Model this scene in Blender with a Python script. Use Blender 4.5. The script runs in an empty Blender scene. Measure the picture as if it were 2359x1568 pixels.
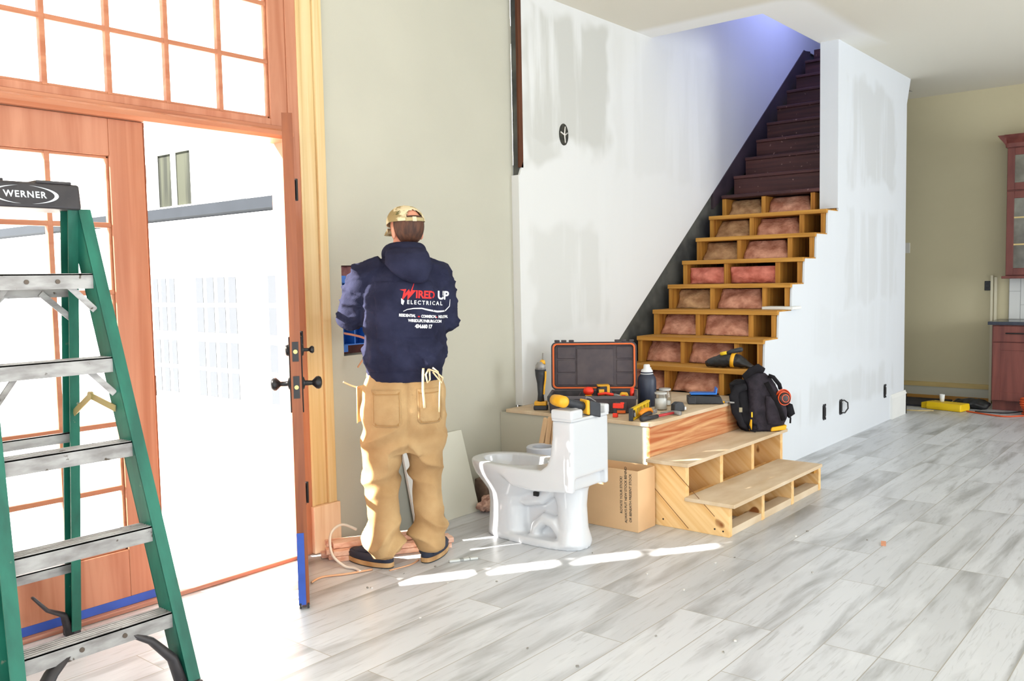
import bpy, bmesh, math, random
from mathutils import Vector, Matrix, noise
from mathutils.bvhtree import BVHTree
random.seed(7)
SC = bpy.context.scene
COL = SC.collection
PI = math.pi

# ---------------------------------------------------------------- camera
cam_d = bpy.data.cameras.new('camera')
cam = bpy.data.objects.new('camera', cam_d)
COL.objects.link(cam)
cam_d.sensor_fit = 'HORIZONTAL'
cam_d.sensor_width = 36.0
cam_d.lens = 2047.9 / 2359 * 36.0
cam_d.clip_start = 0.05
cam_d.clip_end = 200
RT = Vector((0.63519954, -0.77210446, -0.01939711))
DN = Vector((-0.06566217, -0.02896173, -0.99742152))
FW = Vector((0.76955184, 0.63483535, -0.06909453))
m = Matrix.Identity(4)
for i in range(3):
    m[i][0], m[i][1], m[i][2] = RT[i], -DN[i], -FW[i]
m[2][3] = 1.42
cam.matrix_world = m
SC.camera = cam

# ---------------------------------------------------------------- world, sun, exposure
SC.view_settings.view_transform = 'Standard'
SC.view_settings.look = 'None'
SC.view_settings.gamma = 1.0
SC.view_settings.use_curve_mapping = False
SC.view_settings.exposure = EXPOSURE = 0.55
w = bpy.data.worlds.new('sky')
SC.world = w
w.use_nodes = True
bg = w.node_tree.nodes['Background']
bg.inputs['Color'].default_value = (0.88, 0.945, 1.0, 1)
bg.inputs['Strength'].default_value = 1.95
sun_d = bpy.data.lights.new('sun', 'SUN')
sun_d.energy = 24.0
sun_d.angle = math.radians(0.9)
sun_d.color = (1.0, 0.95, 0.87)
sun = bpy.data.objects.new('sun', sun_d)
COL.objects.link(sun)
el = math.radians(33)
sdir = Vector((0.832 * math.cos(el), -0.555 * math.cos(el), -math.sin(el)))
sun.rotation_euler = sdir.to_track_quat('-Z', 'Y').to_euler()
sun.location = (-6, 8, 8)
# daylight that falls down the stairwell from an upstairs window
ld = bpy.data.lights.new('upstairs_window_light', 'AREA')
ld.shape = 'RECTANGLE'
ld.size, ld.size_y = 1.0, 1.2
ld.energy = 27
ld.spread = math.radians(118)
ld.color = (0.36, 0.42, 1.0)
lo = bpy.data.objects.new('upstairs_window_light', ld)
COL.objects.link(lo)
lo.location = (8.55, 2.86, 4.9)
lo.rotation_euler = Vector((-0.12, 0.82, -0.62)).to_track_quat('-Z', 'Y').to_euler()

# daylight through the tall kitchen-side window behind the camera
kd = bpy.data.lights.new('window_daylight', 'AREA')
kd.shape = 'RECTANGLE'; kd.size, kd.size_y = 2.6, 2.0
kd.energy = 130; kd.color = (0.90, 0.95, 1.0)
ko_ = bpy.data.objects.new('window_daylight', kd)
COL.objects.link(ko_)
ko_.location = (7.6, -4.75, 1.75)
ko_.rotation_euler = Vector((0.0, 1, -.02)).to_track_quat('-Z', 'Y').to_euler()

# ---------------------------------------------------------------- materials
def mat(name, color, rough=0.6, metal=0.0, var=0.0, vscale=(4, 4, 4), col2=None, bump=0.0, bscale=60.0,
        detail=5.0, lo=0.35, hi=0.65, spec=0.5, speck=None, emit=None, coat=0.0):
    """noise mix between color and col2 with an optional fine bump and optional second speck colour (col, scale, threshold)"""
    m = bpy.data.materials.new(name)
    m.use_nodes = True
    nt = m.node_tree
    N, L = nt.nodes, nt.links
    b = N['Principled BSDF']
    b.inputs['Roughness'].default_value = rough
    b.inputs['Metallic'].default_value = metal
    b.inputs['Specular IOR Level'].default_value = spec
    b.inputs['Coat Weight'].default_value = coat
    b.inputs['Base Color'].default_value = (*color, 1)
    tc = N.new('ShaderNodeTexCoord')
    out = None
    if col2 is None and var > 0:
        col2 = tuple(c * (1 - var) for c in color)
    if col2 is not None:
        mp = N.new('ShaderNodeMapping'); mp.inputs['Scale'].default_value = vscale
        L.new(tc.outputs['Object'], mp.inputs['Vector'])
        no = N.new('ShaderNodeTexNoise'); no.inputs['Scale'].default_value = 1.0
        no.inputs['Detail'].default_value = detail
        L.new(mp.outputs['Vector'], no.inputs['Vector'])
        mr = N.new('ShaderNodeMapRange'); mr.inputs['From Min'].default_value = lo; mr.inputs['From Max'].default_value = hi
        L.new(no.outputs['Fac'], mr.inputs['Value'])
        mx = N.new('ShaderNodeMix'); mx.data_type = 'RGBA'
        mx.inputs['A'].default_value = (*color, 1); mx.inputs['B'].default_value = (*col2, 1)
        L.new(mr.outputs['Result'], mx.inputs['Factor'])
        out = mx.outputs['Result']
    if speck:
        sc_, ss, th = speck
        n2 = N.new('ShaderNodeTexNoise'); n2.inputs['Scale'].default_value = ss; n2.inputs['Detail'].default_value = 6
        L.new(tc.outputs['Object'], n2.inputs['Vector'])
        r2 = N.new('ShaderNodeMapRange'); r2.inputs['From Min'].default_value = th; r2.inputs['From Max'].default_value = th + 0.05
        L.new(n2.outputs['Fac'], r2.inputs['Value'])
        m2 = N.new('ShaderNodeMix'); m2.data_type = 'RGBA'
        if out: L.new(out, m2.inputs['A'])
        else: m2.inputs['A'].default_value = (*color, 1)
        m2.inputs['B'].default_value = (*sc_, 1)
        L.new(r2.outputs['Result'], m2.inputs['Factor'])
        out = m2.outputs['Result']
    if out: L.new(out, b.inputs['Base Color'])
    if bump > 0:
        n3 = N.new('ShaderNodeTexNoise'); n3.inputs['Scale'].default_value = bscale; n3.inputs['Detail'].default_value = 4
        L.new(tc.outputs['Object'], n3.inputs['Vector'])
        bp = N.new('ShaderNodeBump'); bp.inputs['Strength'].default_value = bump; bp.inputs['Distance'].default_value = 0.01
        L.new(n3.outputs['Fac'], bp.inputs['Height']); L.new(bp.outputs['Normal'], b.inputs['Normal'])
    return m

def wood(name, c1, c2, axis='X', freq=26.0, rough=0.55, rot=(0, 0, 0), warp=1.0, spec=0.4, knots=None):
    """grain runs along axis"""
    s = {'X': (0.9, freq, freq), 'Y': (freq, 0.9, freq), 'Z': (freq, freq, 0.9)}[axis]
    m = bpy.data.materials.new(name); m.use_nodes = True
    nt = m.node_tree; N, L = nt.nodes, nt.links
    b = N['Principled BSDF']; b.inputs['Roughness'].default_value = rough
    b.inputs['Specular IOR Level'].default_value = spec
    tc = N.new('ShaderNodeTexCoord')
    mr0 = N.new('ShaderNodeMapping'); mr0.inputs['Rotation'].default_value = rot
    L.new(tc.outputs['Object'], mr0.inputs['Vector'])
    mp = N.new('ShaderNodeMapping'); mp.inputs['Scale'].default_value = s
    L.new(mr0.outputs['Vector'], mp.inputs['Vector'])
    no = N.new('ShaderNodeTexNoise'); no.inputs['Scale'].default_value = 1.0; no.inputs['Detail'].default_value = 4
    no.inputs['Distortion'].default_value = warp
    L.new(mp.outputs['Vector'], no.inputs['Vector'])
    mr = N.new('ShaderNodeMapRange'); mr.inputs['From Min'].default_value = .36; mr.inputs['From Max'].default_value = .66
    L.new(no.outputs['Fac'], mr.inputs['Value'])
    mx = N.new('ShaderNodeMix'); mx.data_type = 'RGBA'
    mx.inputs['A'].default_value = (*c1, 1); mx.inputs['B'].default_value = (*c2, 1)
    L.new(mr.outputs['Result'], mx.inputs['Factor'])
    out = mx.outputs['Result']
    if knots:
        vo = N.new('ShaderNodeTexNoise'); vo.inputs['Scale'].default_value = knots[1]; vo.inputs['Detail'].default_value = 1
        L.new(tc.outputs['Object'], vo.inputs['Vector'])
        r2 = N.new('ShaderNodeMapRange'); r2.inputs['From Min'].default_value = knots[2]; r2.inputs['From Max'].default_value = knots[2] + .04
        L.new(vo.outputs['Fac'], r2.inputs['Value'])
        m2 = N.new('ShaderNodeMix'); m2.data_type = 'RGBA'
        L.new(out, m2.inputs['A']); m2.inputs['B'].default_value = (*knots[0], 1)
        L.new(r2.outputs['Result'], m2.inputs['Factor']); out = m2.outputs['Result']
    L.new(out, b.inputs['Base Color'])
    return m

def smear_wall(name, base, patch, rects, plane='XZ', lo=0.36, hi=0.53, extra=0.12):
    """painted drywall with trowel smears of another tone inside soft rectangles (a0,a1,b0,b1)"""
    m = bpy.data.materials.new(name); m.use_nodes = True
    nt = m.node_tree; N, L = nt.nodes, nt.links
    b = N['Principled BSDF']; b.inputs['Roughness'].default_value = .75; b.inputs['Specular IOR Level'].default_value = .25
    tc = N.new('ShaderNodeTexCoord')
    sx = N.new('ShaderNodeSeparateXYZ'); L.new(tc.outputs['Object'], sx.inputs[0])
    def mth(op, a, c=None):
        q = N.new('ShaderNodeMath'); q.operation = op
        for k, v in ((0, a), (1, c)):
            if v is None: continue
            if isinstance(v, (int, float)): q.inputs[k].default_value = v
            else: L.new(v, q.inputs[k])
        return q.outputs[0]
    def ss(v, e0, e1):
        q = N.new('ShaderNodeMapRange'); q.interpolation_type = 'SMOOTHSTEP'
        q.inputs['From Min'].default_value = e0; q.inputs['From Max'].default_value = e1
        L.new(v, q.inputs['Value']); return q.outputs['Result']
    wob = N.new('ShaderNodeTexNoise'); wob.inputs['Scale'].default_value = 3.0; L.new(tc.outputs['Object'], wob.inputs['Vector'])
    wv = mth('MULTIPLY', mth('SUBTRACT', wob.outputs['Fac'], .5), .35)
    A = mth('ADD', sx.outputs[0 if plane[0] == 'X' else 1], wv)
    B = mth('ADD', sx.outputs[2], wv)
    tot = None
    for (a0, a1, b0, b1, s) in rects:
        e = 0.05
        r = mth('MULTIPLY', mth('MULTIPLY', ss(A, a0 - e, a0 + e), mth('SUBTRACT', 1.0, ss(A, a1 - e, a1 + e))),
                mth('MULTIPLY', ss(B, b0 - e, b0 + e), mth('SUBTRACT', 1.0, ss(B, b1 - e, b1 + e))))
        r = mth('MULTIPLY', r, s)
        tot = r if tot is None else mth('MAXIMUM', tot, r)
    mp = N.new('ShaderNodeMapping'); mp.inputs['Scale'].default_value = (5, 5, 0.6)
    L.new(tc.outputs['Object'], mp.inputs['Vector'])
    st = N.new('ShaderNodeTexNoise'); st.inputs['Scale'].default_value = 1.0; st.inputs['Detail'].default_value = 5
    L.new(mp.outputs['Vector'], st.inputs['Vector'])
    sv = ss(st.outputs['Fac'], lo, hi)
    f = mth('MULTIPLY', sv, mth('ADD', tot, extra * 0.3)) if tot is not None else mth('MULTIPLY', sv, extra)
    mx = N.new('ShaderNodeMix'); mx.data_type = 'RGBA'
    mx.inputs['A'].default_value = (*base, 1); mx.inputs['B'].default_value = (*patch, 1)
    L.new(f, mx.inputs['Factor']); L.new(mx.outputs['Result'], b.inputs['Base Color'])
    return m

def glass_mat(name, tint=(1, 1, 1), refl=0.06, haze=0.0):
    m = bpy.data.materials.new(name); m.use_nodes = True
    nt = m.node_tree; N, L = nt.nodes, nt.links
    N.remove(N['Principled BSDF'])
    tr = N.new('ShaderNodeBsdfTransparent'); tr.inputs['Color'].default_value = (*tint, 1)
    gl = N.new('ShaderNodeBsdfGlossy'); gl.inputs['Roughness'].default_value = 0.02
    lw = N.new('ShaderNodeLayerWeight'); lw.inputs['Blend'].default_value = 0.5
    pw = N.new('ShaderNodeMath'); pw.operation = 'POWER'; pw.inputs[1].default_value = 4.0
    fr = N.new('ShaderNodeMath'); fr.operation = 'MULTIPLY_ADD'; fr.inputs[1].default_value = .5; fr.inputs[2].default_value = refl * .6
    L.new(lw.outputs['Facing'], pw.inputs[0]); L.new(pw.outputs[0], fr.inputs[0])
    mx = N.new('ShaderNodeMixShader')
    L.new(fr.outputs[0], mx.inputs[0]); L.new(tr.outputs[0], mx.inputs[1]); L.new(gl.outputs[0], mx.inputs[2])
    L.new(mx.outputs[0], N['Material Output'].inputs['Surface'])
    return m

def srgb(r, g, b):
    f = lambda c: (c / 255 / 12.92) if c / 255 <= 0.04045 else ((c / 255 + 0.055) / 1.055) ** 2.4
    return (f(r), f(g), f(b))

# ---------------------------------------------------------------- mesh helpers
class MB:
    def __init__(s): s.v, s.f = [], []
    def add(s, vs, fs):
        o = len(s.v); s.v += [tuple(p) for p in vs]; s.f += [tuple(i + o for i in f) for f in fs]; return s
    def box(s, x0, x1, y0, y1, z0, z1):
        v = [(x, y, z) for z in (z0, z1) for y in (y0, y1) for x in (x0, x1)]
        return s.add(v, [(0, 2, 3, 1), (4, 5, 7, 6), (0, 1, 5, 4), (2, 6, 7, 3), (0, 4, 6, 2), (1, 3, 7, 5)])
    def obox(s, c, ax, ay, az, hx, hy, hz):
        c = Vector(c); ax, ay, az = [Vector(a).normalized() for a in (ax, ay, az)]
        v = [c + ax * hx * i + ay * hy * j + az * hz * k for k in (-1, 1) for j in (-1, 1) for i in (-1, 1)]
        return s.add(v, [(0, 2, 3, 1), (4, 5, 7, 6), (0, 1, 5, 4), (2, 6, 7, 3), (0, 4, 6, 2), (1, 3, 7, 5)])
    def bar(s, p, q, w, d, up=(0, 0, 1)):
        """rectangular bar from p to q; w along side, d along up"""
        p, q = Vector(p), Vector(q); t = (q - p).normalized(); sd = t.cross(Vector(up))
        if sd.length < 1e-4: sd = t.cross(Vector((1, 0, 0)))
        sd.normalize(); u = sd.cross(t)
        return s.obox((p + q) / 2, t, sd, u, (q - p).length / 2, w / 2, d / 2)
    def prism(s, pts, a, b, axis='Y'):
        """polygon pts (2D) extruded from a to b along axis. X: pts=(y,z); Y: pts=(x,z); Z: pts=(x,y)"""
        mk = {'X': lambda p, t: (t, p[0], p[1]), 'Y': lambda p, t: (p[0], t, p[1]), 'Z': lambda p, t: (p[0], p[1], t)}[axis]
        n = len(pts)
        v = [mk(p, a) for p in pts] + [mk(p, b) for p in pts]
        f = [tuple(range(n)), tuple(range(2 * n - 1, n - 1, -1))] + [(i, i + n, (i + 1) % n + n, (i + 1) % n) for i in range(n)]
        return s.add(v, f)
    def loft(s, rings, caps=True, closed=False):
        n = len(rings[0]); v = [p for r in rings for p in r]; f = []
        R = len(rings)
        for i in range(R - (0 if closed else 1)):
            j = (i + 1) % R
            for k in range(n):
                f.append((i * n + k, i * n + (k + 1) % n, j * n + (k + 1) % n, j * n + k))
        if caps and not closed:
            f.append(tuple(range(n - 1, -1, -1))); f.append(tuple((R - 1) * n + k for k in range(n)))
        return s.add(v, f)
    def tube(s, pts, r, n=10, up=(0, 0, 1), closed=False, caps=True):
        """r: number, list of numbers or list of (ra, rb)"""
        P = [Vector(p) for p in pts]; K = len(P); rings = []
        prev = None
        for i in range(K):
            if closed: t = P[(i + 1) % K] - P[i - 1]
            else: t = P[min(i + 1, K - 1)] - P[max(i - 1, 0)]
            t.normalize()
            if prev is None:
                a = t.cross(Vector(up))
                if a.length < 1e-3: a = t.cross(Vector((1, 0, 0)))
            else:
                a = prev - t * prev.dot(t)
            a.normalize(); prev = a; b = t.cross(a)
            rr = r[i] if isinstance(r, (list, tuple)) else r
            ra, rb = rr if isinstance(rr, (list, tuple)) else (rr, rr)
            rings.append([P[i] + a * ra * math.cos(2 * PI * k / n) + b * rb * math.sin(2 * PI * k / n) for k in range(n)])
        return s.loft(rings, caps and not closed, closed)
    def cyl(s, p, q, r, n=20, r2=None): return s.tube([p, q], [r, r if r2 is None else r2], n)
    def lathe(s, prof, c=(0, 0, 0), n=28, axis=(0, 0, 1)):
        """prof: (r, h) along axis"""
        ax = Vector(axis).normalized(); u = ax.cross(Vector((0, 0, 1)))
        if u.length < 1e-3: u = Vector((1, 0, 0))
        u.normalize(); w_ = ax.cross(u); c = Vector(c)
        rings = [[c + ax * h + (u * math.cos(2 * PI * k / n) + w_ * math.sin(2 * PI * k / n)) * max(r, 1e-4) for k in range(n)] for r, h in prof]
        return s.loft(rings)
    def ell(s, c, rx, ry, rz, n=16, m=10, rot=None):
        rings = []
        for i in range(m + 1):
            a = -PI / 2 + PI * i / m
            rr = max(math.cos(a), 1e-3)
            ring = [Vector((rx * rr * math.cos(2 * PI * k / n), ry * rr * math.sin(2 * PI * k / n), rz * math.sin(a))) for k in range(n)]
            if rot is not None: ring = [rot @ p for p in ring]
            rings.append([p + Vector(c) for p in ring])
        return s.loft(rings)
    def rbox(s, x0, x1, y0, y1, z0, z1, r=0.02, n=5, taper=1.0):
        """box with corners rounded in plan"""
        def ring(z, t):
            cx, cy = (x0 + x1) / 2, (y0 + y1) / 2; out = []
            for (sx_, sy_, a0) in ((1, 1, 0), (-1, 1, PI / 2), (-1, -1, PI), (1, -1, 1.5 * PI)):
                for k in range(n + 1):
                    a = a0 + PI / 2 * k / n
                    px = sx_ * ((x1 - x0) / 2 - r) + r * math.cos(a); py = sy_ * ((y1 - y0) / 2 - r) + r * math.sin(a)
                    out.append(Vector((cx + px * t, cy + py * t, z)))
            return out
        return s.loft([ring(z0, 1), ring(z1, taper)])
    def xform(s, M): s.v = [tuple(M @ Vector(p)) for p in s.v]; return s
    def merge(s, o): return s.add(o.v, o.f)

def obj(name, mb, material, parent=None, local=False, smooth=False, bevel=0.0, seg=2, fixn=True):
    me = bpy.data.meshes.new(name)
    if isinstance(mb, MB):
        me.from_pydata([tuple(p) for p in mb.v], [], mb.f)
        if fixn:
            b = bmesh.new(); b.from_mesh(me)
            bmesh.ops.recalc_face_normals(b, faces=b.faces[:]); b.to_mesh(me); b.free()
    else:
        me = mb; me.name = name
    me.materials.clear(); me.materials.append(material)
    if smooth:
        for p in me.polygons: p.use_smooth = True
    o = bpy.data.objects.new(name, me); COL.objects.link(o)
    if bevel:
        bv = o.modifiers.new('bevel', 'BEVEL'); bv.width = bevel; bv.segments = seg; bv.limit_method = 'ANGLE'; bv.angle_limit = math.radians(35)
        bv.harden_normals = False
    if parent is not None:
        o.parent = parent
        if not local: o.matrix_parent_inverse = parent.matrix_basis.inverted()
    return o

def smooth_by_angle(o, deg=40):
    me = o.data
    b = bmesh.new(); b.from_mesh(me)
    for f in b.faces: f.smooth = True
    for e in b.edges:
        if len(e.link_faces) == 2 and e.calc_face_angle(0) > math.radians(deg): e.smooth = False
    b.to_mesh(me); b.free()
    return o

def tag(o, label, cat, group=None, kind=None):
    o['label'] = label; o['category'] = cat
    if group: o['group'] = group
    if kind: o['kind'] = kind
    return o

def thing(name, label, cat, loc=(0, 0, 0), rz=0.0, group=None):
    o = bpy.data.objects.new(name, None); COL.objects.link(o)
    o.empty_display_size = 0.1
    o.location = loc; o.rotation_euler = (0, 0, rz)
    return tag(o, label, cat, group)

def struct(name, mb, material, label=None, cat=None, **k):
    o = obj(name, mb, material, **k); o['kind'] = 'structure'
    if label: o['label'] = label
    if cat: o['category'] = cat
    return o

def baked(mb, voxel=0.006, smooth_it=6, cutters=(), fold=None, factor=0.5):
    """union of overlapping closed shapes as ONE smooth mesh; returns mesh data"""
    me = bpy.data.meshes.new('tmp'); me.from_pydata([tuple(p) for p in mb.v], [], mb.f)
    b = bmesh.new(); b.from_mesh(me); bmesh.ops.recalc_face_normals(b, faces=b.faces[:]); b.to_mesh(me); b.free()
    o = bpy.data.objects.new('tmp', me); COL.objects.link(o)
    r = o.modifiers.new('r', 'REMESH'); r.mode = 'VOXEL'; r.voxel_size = voxel
    cs = []
    for c in cutters:
        cm = bpy.data.meshes.new('cut'); cm.from_pydata([tuple(p) for p in c.v], [], c.f)
        b = bmesh.new(); b.from_mesh(cm); bmesh.ops.recalc_face_normals(b, faces=b.faces[:]); b.to_mesh(cm); b.free()
        co = bpy.data.objects.new('cut', cm); COL.objects.link(co); cs.append(co)
        bo = o.modifiers.new('b', 'BOOLEAN'); bo.operation = 'DIFFERENCE'; bo.object = co; bo.solver = 'EXACT'
    if cutters:
        r2 = o.modifiers.new('r2', 'REMESH'); r2.mode = 'VOXEL'; r2.voxel_size = voxel
    if smooth_it:
        s = o.modifiers.new('s', 'SMOOTH'); s.factor = factor; s.iterations = smooth_it
    dg = bpy.context.evaluated_depsgraph_get()
    out = bpy.data.meshes.new_from_object(o.evaluated_get(dg))
    for q in [o] + cs:
        md = q.data; bpy.data.objects.remove(q); bpy.data.meshes.remove(md)
    if fold:
        n = [v.normal.copy() for v in out.vertices]
        for v, nn in zip(out.vertices, n): v.co += nn * fold(v.co, nn)
    for p in out.polygons: p.use_smooth = True
    return out

def text_mesh(body, size=1.0, bold=0.0, align='CENTER', spacing=1.0, shear=0.0):
    c = bpy.data.curves.new('t', 'FONT'); c.body = body; c.size = size; c.align_x = align; c.align_y = 'CENTER'
    c.offset = bold; c.space_character = spacing; c.shear = shear; c.resolution_u = 3
    o = bpy.data.objects.new('t', c); COL.objects.link(o)
    dg = bpy.context.evaluated_depsgraph_get()
    me = bpy.data.meshes.new_from_object(o.evaluated_get(dg))
    bpy.data.objects.remove(o); bpy.data.curves.remove(c)
    b = bmesh.new(); b.from_mesh(me)
    bmesh.ops.remove_doubles(b, verts=b.verts[:], dist=1e-6)
    vs = [tuple(v.co) for v in b.verts]; b.verts.index_update()
    fs = [tuple(v.index for v in f.verts) for f in b.faces]; b.free(); bpy.data.meshes.remove(me)
    k = MB(); k.add(vs, fs); return k

def dup(root, loc, label=None, group=None, rz=None):
    r = root.copy(); COL.objects.link(r); r.location = loc
    if rz is not None: r.rotation_euler = (0, 0, rz)
    if label: r['label'] = label
    if group: r['group'] = group
    for ch in list(root.children):
        c = ch.copy(); COL.objects.link(c); c.parent = r
        for g in list(ch.children):
            d = g.copy(); COL.objects.link(d); d.parent = c
    return r
# ---------------------------------------------------------------- palette
M_cream = mat('cream_paint', (0.535, 0.515, 0.425), .7, var=.05, vscale=(1.5, 1.5, 1.5), bump=.05, bscale=120, spec=.25)
M_kwall = mat('tan_paint', (0.56, 0.50, 0.33), .7, var=.05, vscale=(1.5, 1.5, 1.5), spec=.25)
M_white = smear_wall('mudded_drywall', (.73, .73, .715), (.53, .525, .485),
    [(4.72, 5.66, 2.35, 3.25, .75), (4.66, 5.0, 2.2, 3.1, .6), (4.7, 5.6, 1.05, 1.8, .35), (5.75, 7.3, 2.2, 3.3, .14)])
M_stairw = smear_wall('mudded_partition', (.70, .725, .76), (.565, .575, .58),
    [(7.62, 8.95, 2.2, 3.08, .62), (7.62, 9.0, 1.15, 1.98, .38), (6.25, 8.98, .30, .55, .5), (6.6, 8.9, .75, 1.1, .14)])
M_ceilw = None
M_gyp = mat('white_gypsum', (.82, .82, .79), .8, var=.05, spec=.2)
M_gray = mat('grey_plaster', srgb(92, 92, 86), .85, col2=srgb(66, 66, 64), vscale=(5, 5, 5), spec=.15)
M_red = wood('mahogany', srgb(188, 126, 92), srgb(168, 102, 70), 'X', 14, .45)
M_redz = wood('mahogany_upright', srgb(192, 132, 102), srgb(172, 108, 78), 'Z', 14, .45)
M_edge = wood('dark_door_edge', srgb(150, 84, 46), srgb(120, 62, 34), 'Z', 20, .4)
M_pine = wood('clear_pine', srgb(224, 198, 150), srgb(210, 178, 122), 'Z', 24, .5)
M_pine2 = wood('pink_pine', srgb(240, 212, 180), srgb(226, 188, 150), 'Z', 24, .5)
M_fram = wood('honey_framing_lumber', srgb(204, 150, 68), srgb(168, 112, 36), 'Y', 30, .7)
M_framz = wood('honey_framing_upright', srgb(198, 142, 60), srgb(158, 100, 32), 'Z', 30, .7)
M_dark = wood('old_dark_stain', srgb(86, 50, 48), srgb(60, 32, 34), 'Y', 16, .6, knots=(srgb(130, 96, 90), 30, .72))
M_stud = wood('stud_brown', srgb(96, 52, 26), srgb(70, 36, 18), 'Z', 20, .8)
M_fir = wood('diagonal_fir', srgb(236, 192, 130), srgb(218, 164, 98), 'X', 24, .6, rot=(0, math.radians(-43), 0), knots=(srgb(150, 88, 36), 7, .73))
M_firy = wood('diagonal_fir_side', srgb(242, 204, 146), srgb(228, 178, 112), 'Y', 22, .6, rot=(math.radians(-42), 0, 0), knots=(srgb(140, 84, 36), 8, .72))
M_ply = mat('dusty_plywood', srgb(220, 200, 172), .8, col2=srgb(202, 176, 142), vscale=(3, 9, 5), bump=.05)
M_plyf = wood('fir_plywood_face', srgb(216, 166, 116), srgb(178, 98, 54), 'X', 17, .65, warp=2.2)
M_strip = mat('light_wood_strip', srgb(206, 180, 120), .6, var=.15, vscale=(20, 3, 20))
M_black = mat('black_plastic', (.018, .018, .02), .45, var=.3, vscale=(8, 8, 8))
M_bmetal = mat('oil_rubbed_bronze', (.02, .019, .02), .35, .4)
M_brass = mat('brass', (.65, .45, .16), .3, .9)
M_tape = mat('blue_masking_tape', srgb(48, 84, 176), .6, var=.2, vscale=(9, 9, 9))
M_glass = glass_mat('window_glass')
M_concrete = mat('pale_concrete', (.80, .79, .76), .85, var=.06, vscale=(.6, .6, .6))
M_extw = mat('white_siding', (.86, .86, .84), .7)
M_extg = mat('grey_flashing', srgb(36, 40, 46), .7, var=.1, spec=.1)
M_extp = mat('pale_garage_pane', srgb(70, 73, 78), .7, spec=.1)
M_extd = mat('curtained_dark_glass', srgb(58, 60, 50), .6, spec=.1, col2=srgb(38, 40, 34), vscale=(.5, 6, .3), lo=.45, hi=.55)

# ---- floor: long wood-look tiles running along X
def floor_mat():
    m = bpy.data.materials.new('grey_wood_look_tile'); m.use_nodes = True
    nt = m.node_tree; N, L = nt.nodes, nt.links
    b = N['Principled BSDF']; b.inputs['Roughness'].default_value = .36; b.inputs['Specular IOR Level'].default_value = .6
    tc = N.new('ShaderNodeTexCoord')
    mp = N.new('ShaderNodeMapping'); mp.inputs['Location'].default_value = (0.35, 0.02, 0)
    L.new(tc.outputs['Object'], mp.inputs['Vector'])
    br = N.new('ShaderNodeTexBrick')
    br.inputs['Scale'].default_value = 1.0; br.inputs['Brick Width'].default_value = 1.22; br.inputs['Row Height'].default_value = .205
    br.inputs['Mortar Size'].default_value = .0022; br.inputs['Mortar Smooth'].default_value = .2; br.inputs['Bias'].default_value = 0
    br.offset = .37; br.offset_frequency = 3; br.squash = 1.0
    br.inputs['Color1'].default_value = (0, 0, 0, 1); br.inputs['Color2'].default_value = (1, 1, 1, 1); br.inputs['Mortar'].default_value = (.5, .5, .5, 1)
    L.new(mp.outputs['Vector'], br.inputs['Vector'])
    sep = N.new('ShaderNodeSeparateColor'); L.new(br.outputs['Color'], sep.inputs[0])
    # each plank shifts the grain noise by its own random value
    cmb = N.new('ShaderNodeCombineXYZ')
    ml = N.new('ShaderNodeMath'); ml.operation = 'MULTIPLY'; ml.inputs[1].default_value = 37.0
    L.new(sep.outputs[0], ml.inputs[0]); L.new(ml.outputs[0], cmb.inputs[2])
    ad = N.new('ShaderNodeVectorMath'); ad.operation = 'ADD'
    L.new(tc.outputs['Object'], ad.inputs[0]); L.new(cmb.outputs[0], ad.inputs[1])
    def nz(scale, sc, det, dist=0):
        q = N.new('ShaderNodeMapping'); q.inputs['Scale'].default_value = sc; L.new(ad.outputs[0], q.inputs['Vector'])
        n = N.new('ShaderNodeTexNoise'); n.inputs['Scale'].default_value = scale; n.inputs['Detail'].default_value = det; n.inputs['Distortion'].default_value = dist
        L.new(q.outputs['Vector'], n.inputs['Vector']); return n.outputs['Fac']
    def rmp(v, a, c):
        q = N.new('ShaderNodeMapRange'); q.inputs['From Min'].default_value = a; q.inputs['From Max'].default_value = c
        L.new(v, q.inputs['Value']); return q.outputs['Result']
    def mix(a, c, f):
        q = N.new('ShaderNodeMix'); q.data_type = 'RGBA'
        for key, val in (('A', a), ('B', c)):
            if isinstance(val, tuple): q.inputs[key].default_value = (*val, 1)
            else: L.new(val, q.inputs[key])
        L.new(f, q.inputs['Factor']); return q.outputs['Result']
    def mul(a, k):
        q = N.new('ShaderNodeMath'); q.operation = 'MULTIPLY'; L.new(a, q.inputs[0]); q.inputs[1].default_value = k; return q.outputs[0]
    c = mix((.645, .665, .70), (.52, .535, .56), rmp(sep.outputs[0], 0, 1))
    c = mix(c, (.27, .275, .275), mul(rmp(nz(1, (1.1, 7, 1), 6, .6), .49, .70), .95))
    c = mix(c, (.22, .22, .21), mul(rmp(nz(1, (5, 60, 1), 5, 1.2), .55, .80), .55))
    c = mix(c, (.69, .71, .74), mul(rmp(nz(2.2, (1, 4, 1), 5), .54, .72), .7))
    c = mix(c, (.36, .34, .30), br.outputs['Fac'])
    L.new(c, b.inputs['Base Color'])
    bp = N.new('ShaderNodeBump'); bp.inputs['Strength'].default_value = .25; bp.inputs['Distance'].default_value = .003; bp.invert = True
    L.new(br.outputs['Fac'], bp.inputs['Height']); L.new(bp.outputs['Normal'], b.inputs['Normal'])
    return m
M_floor = floor_mat()

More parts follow.
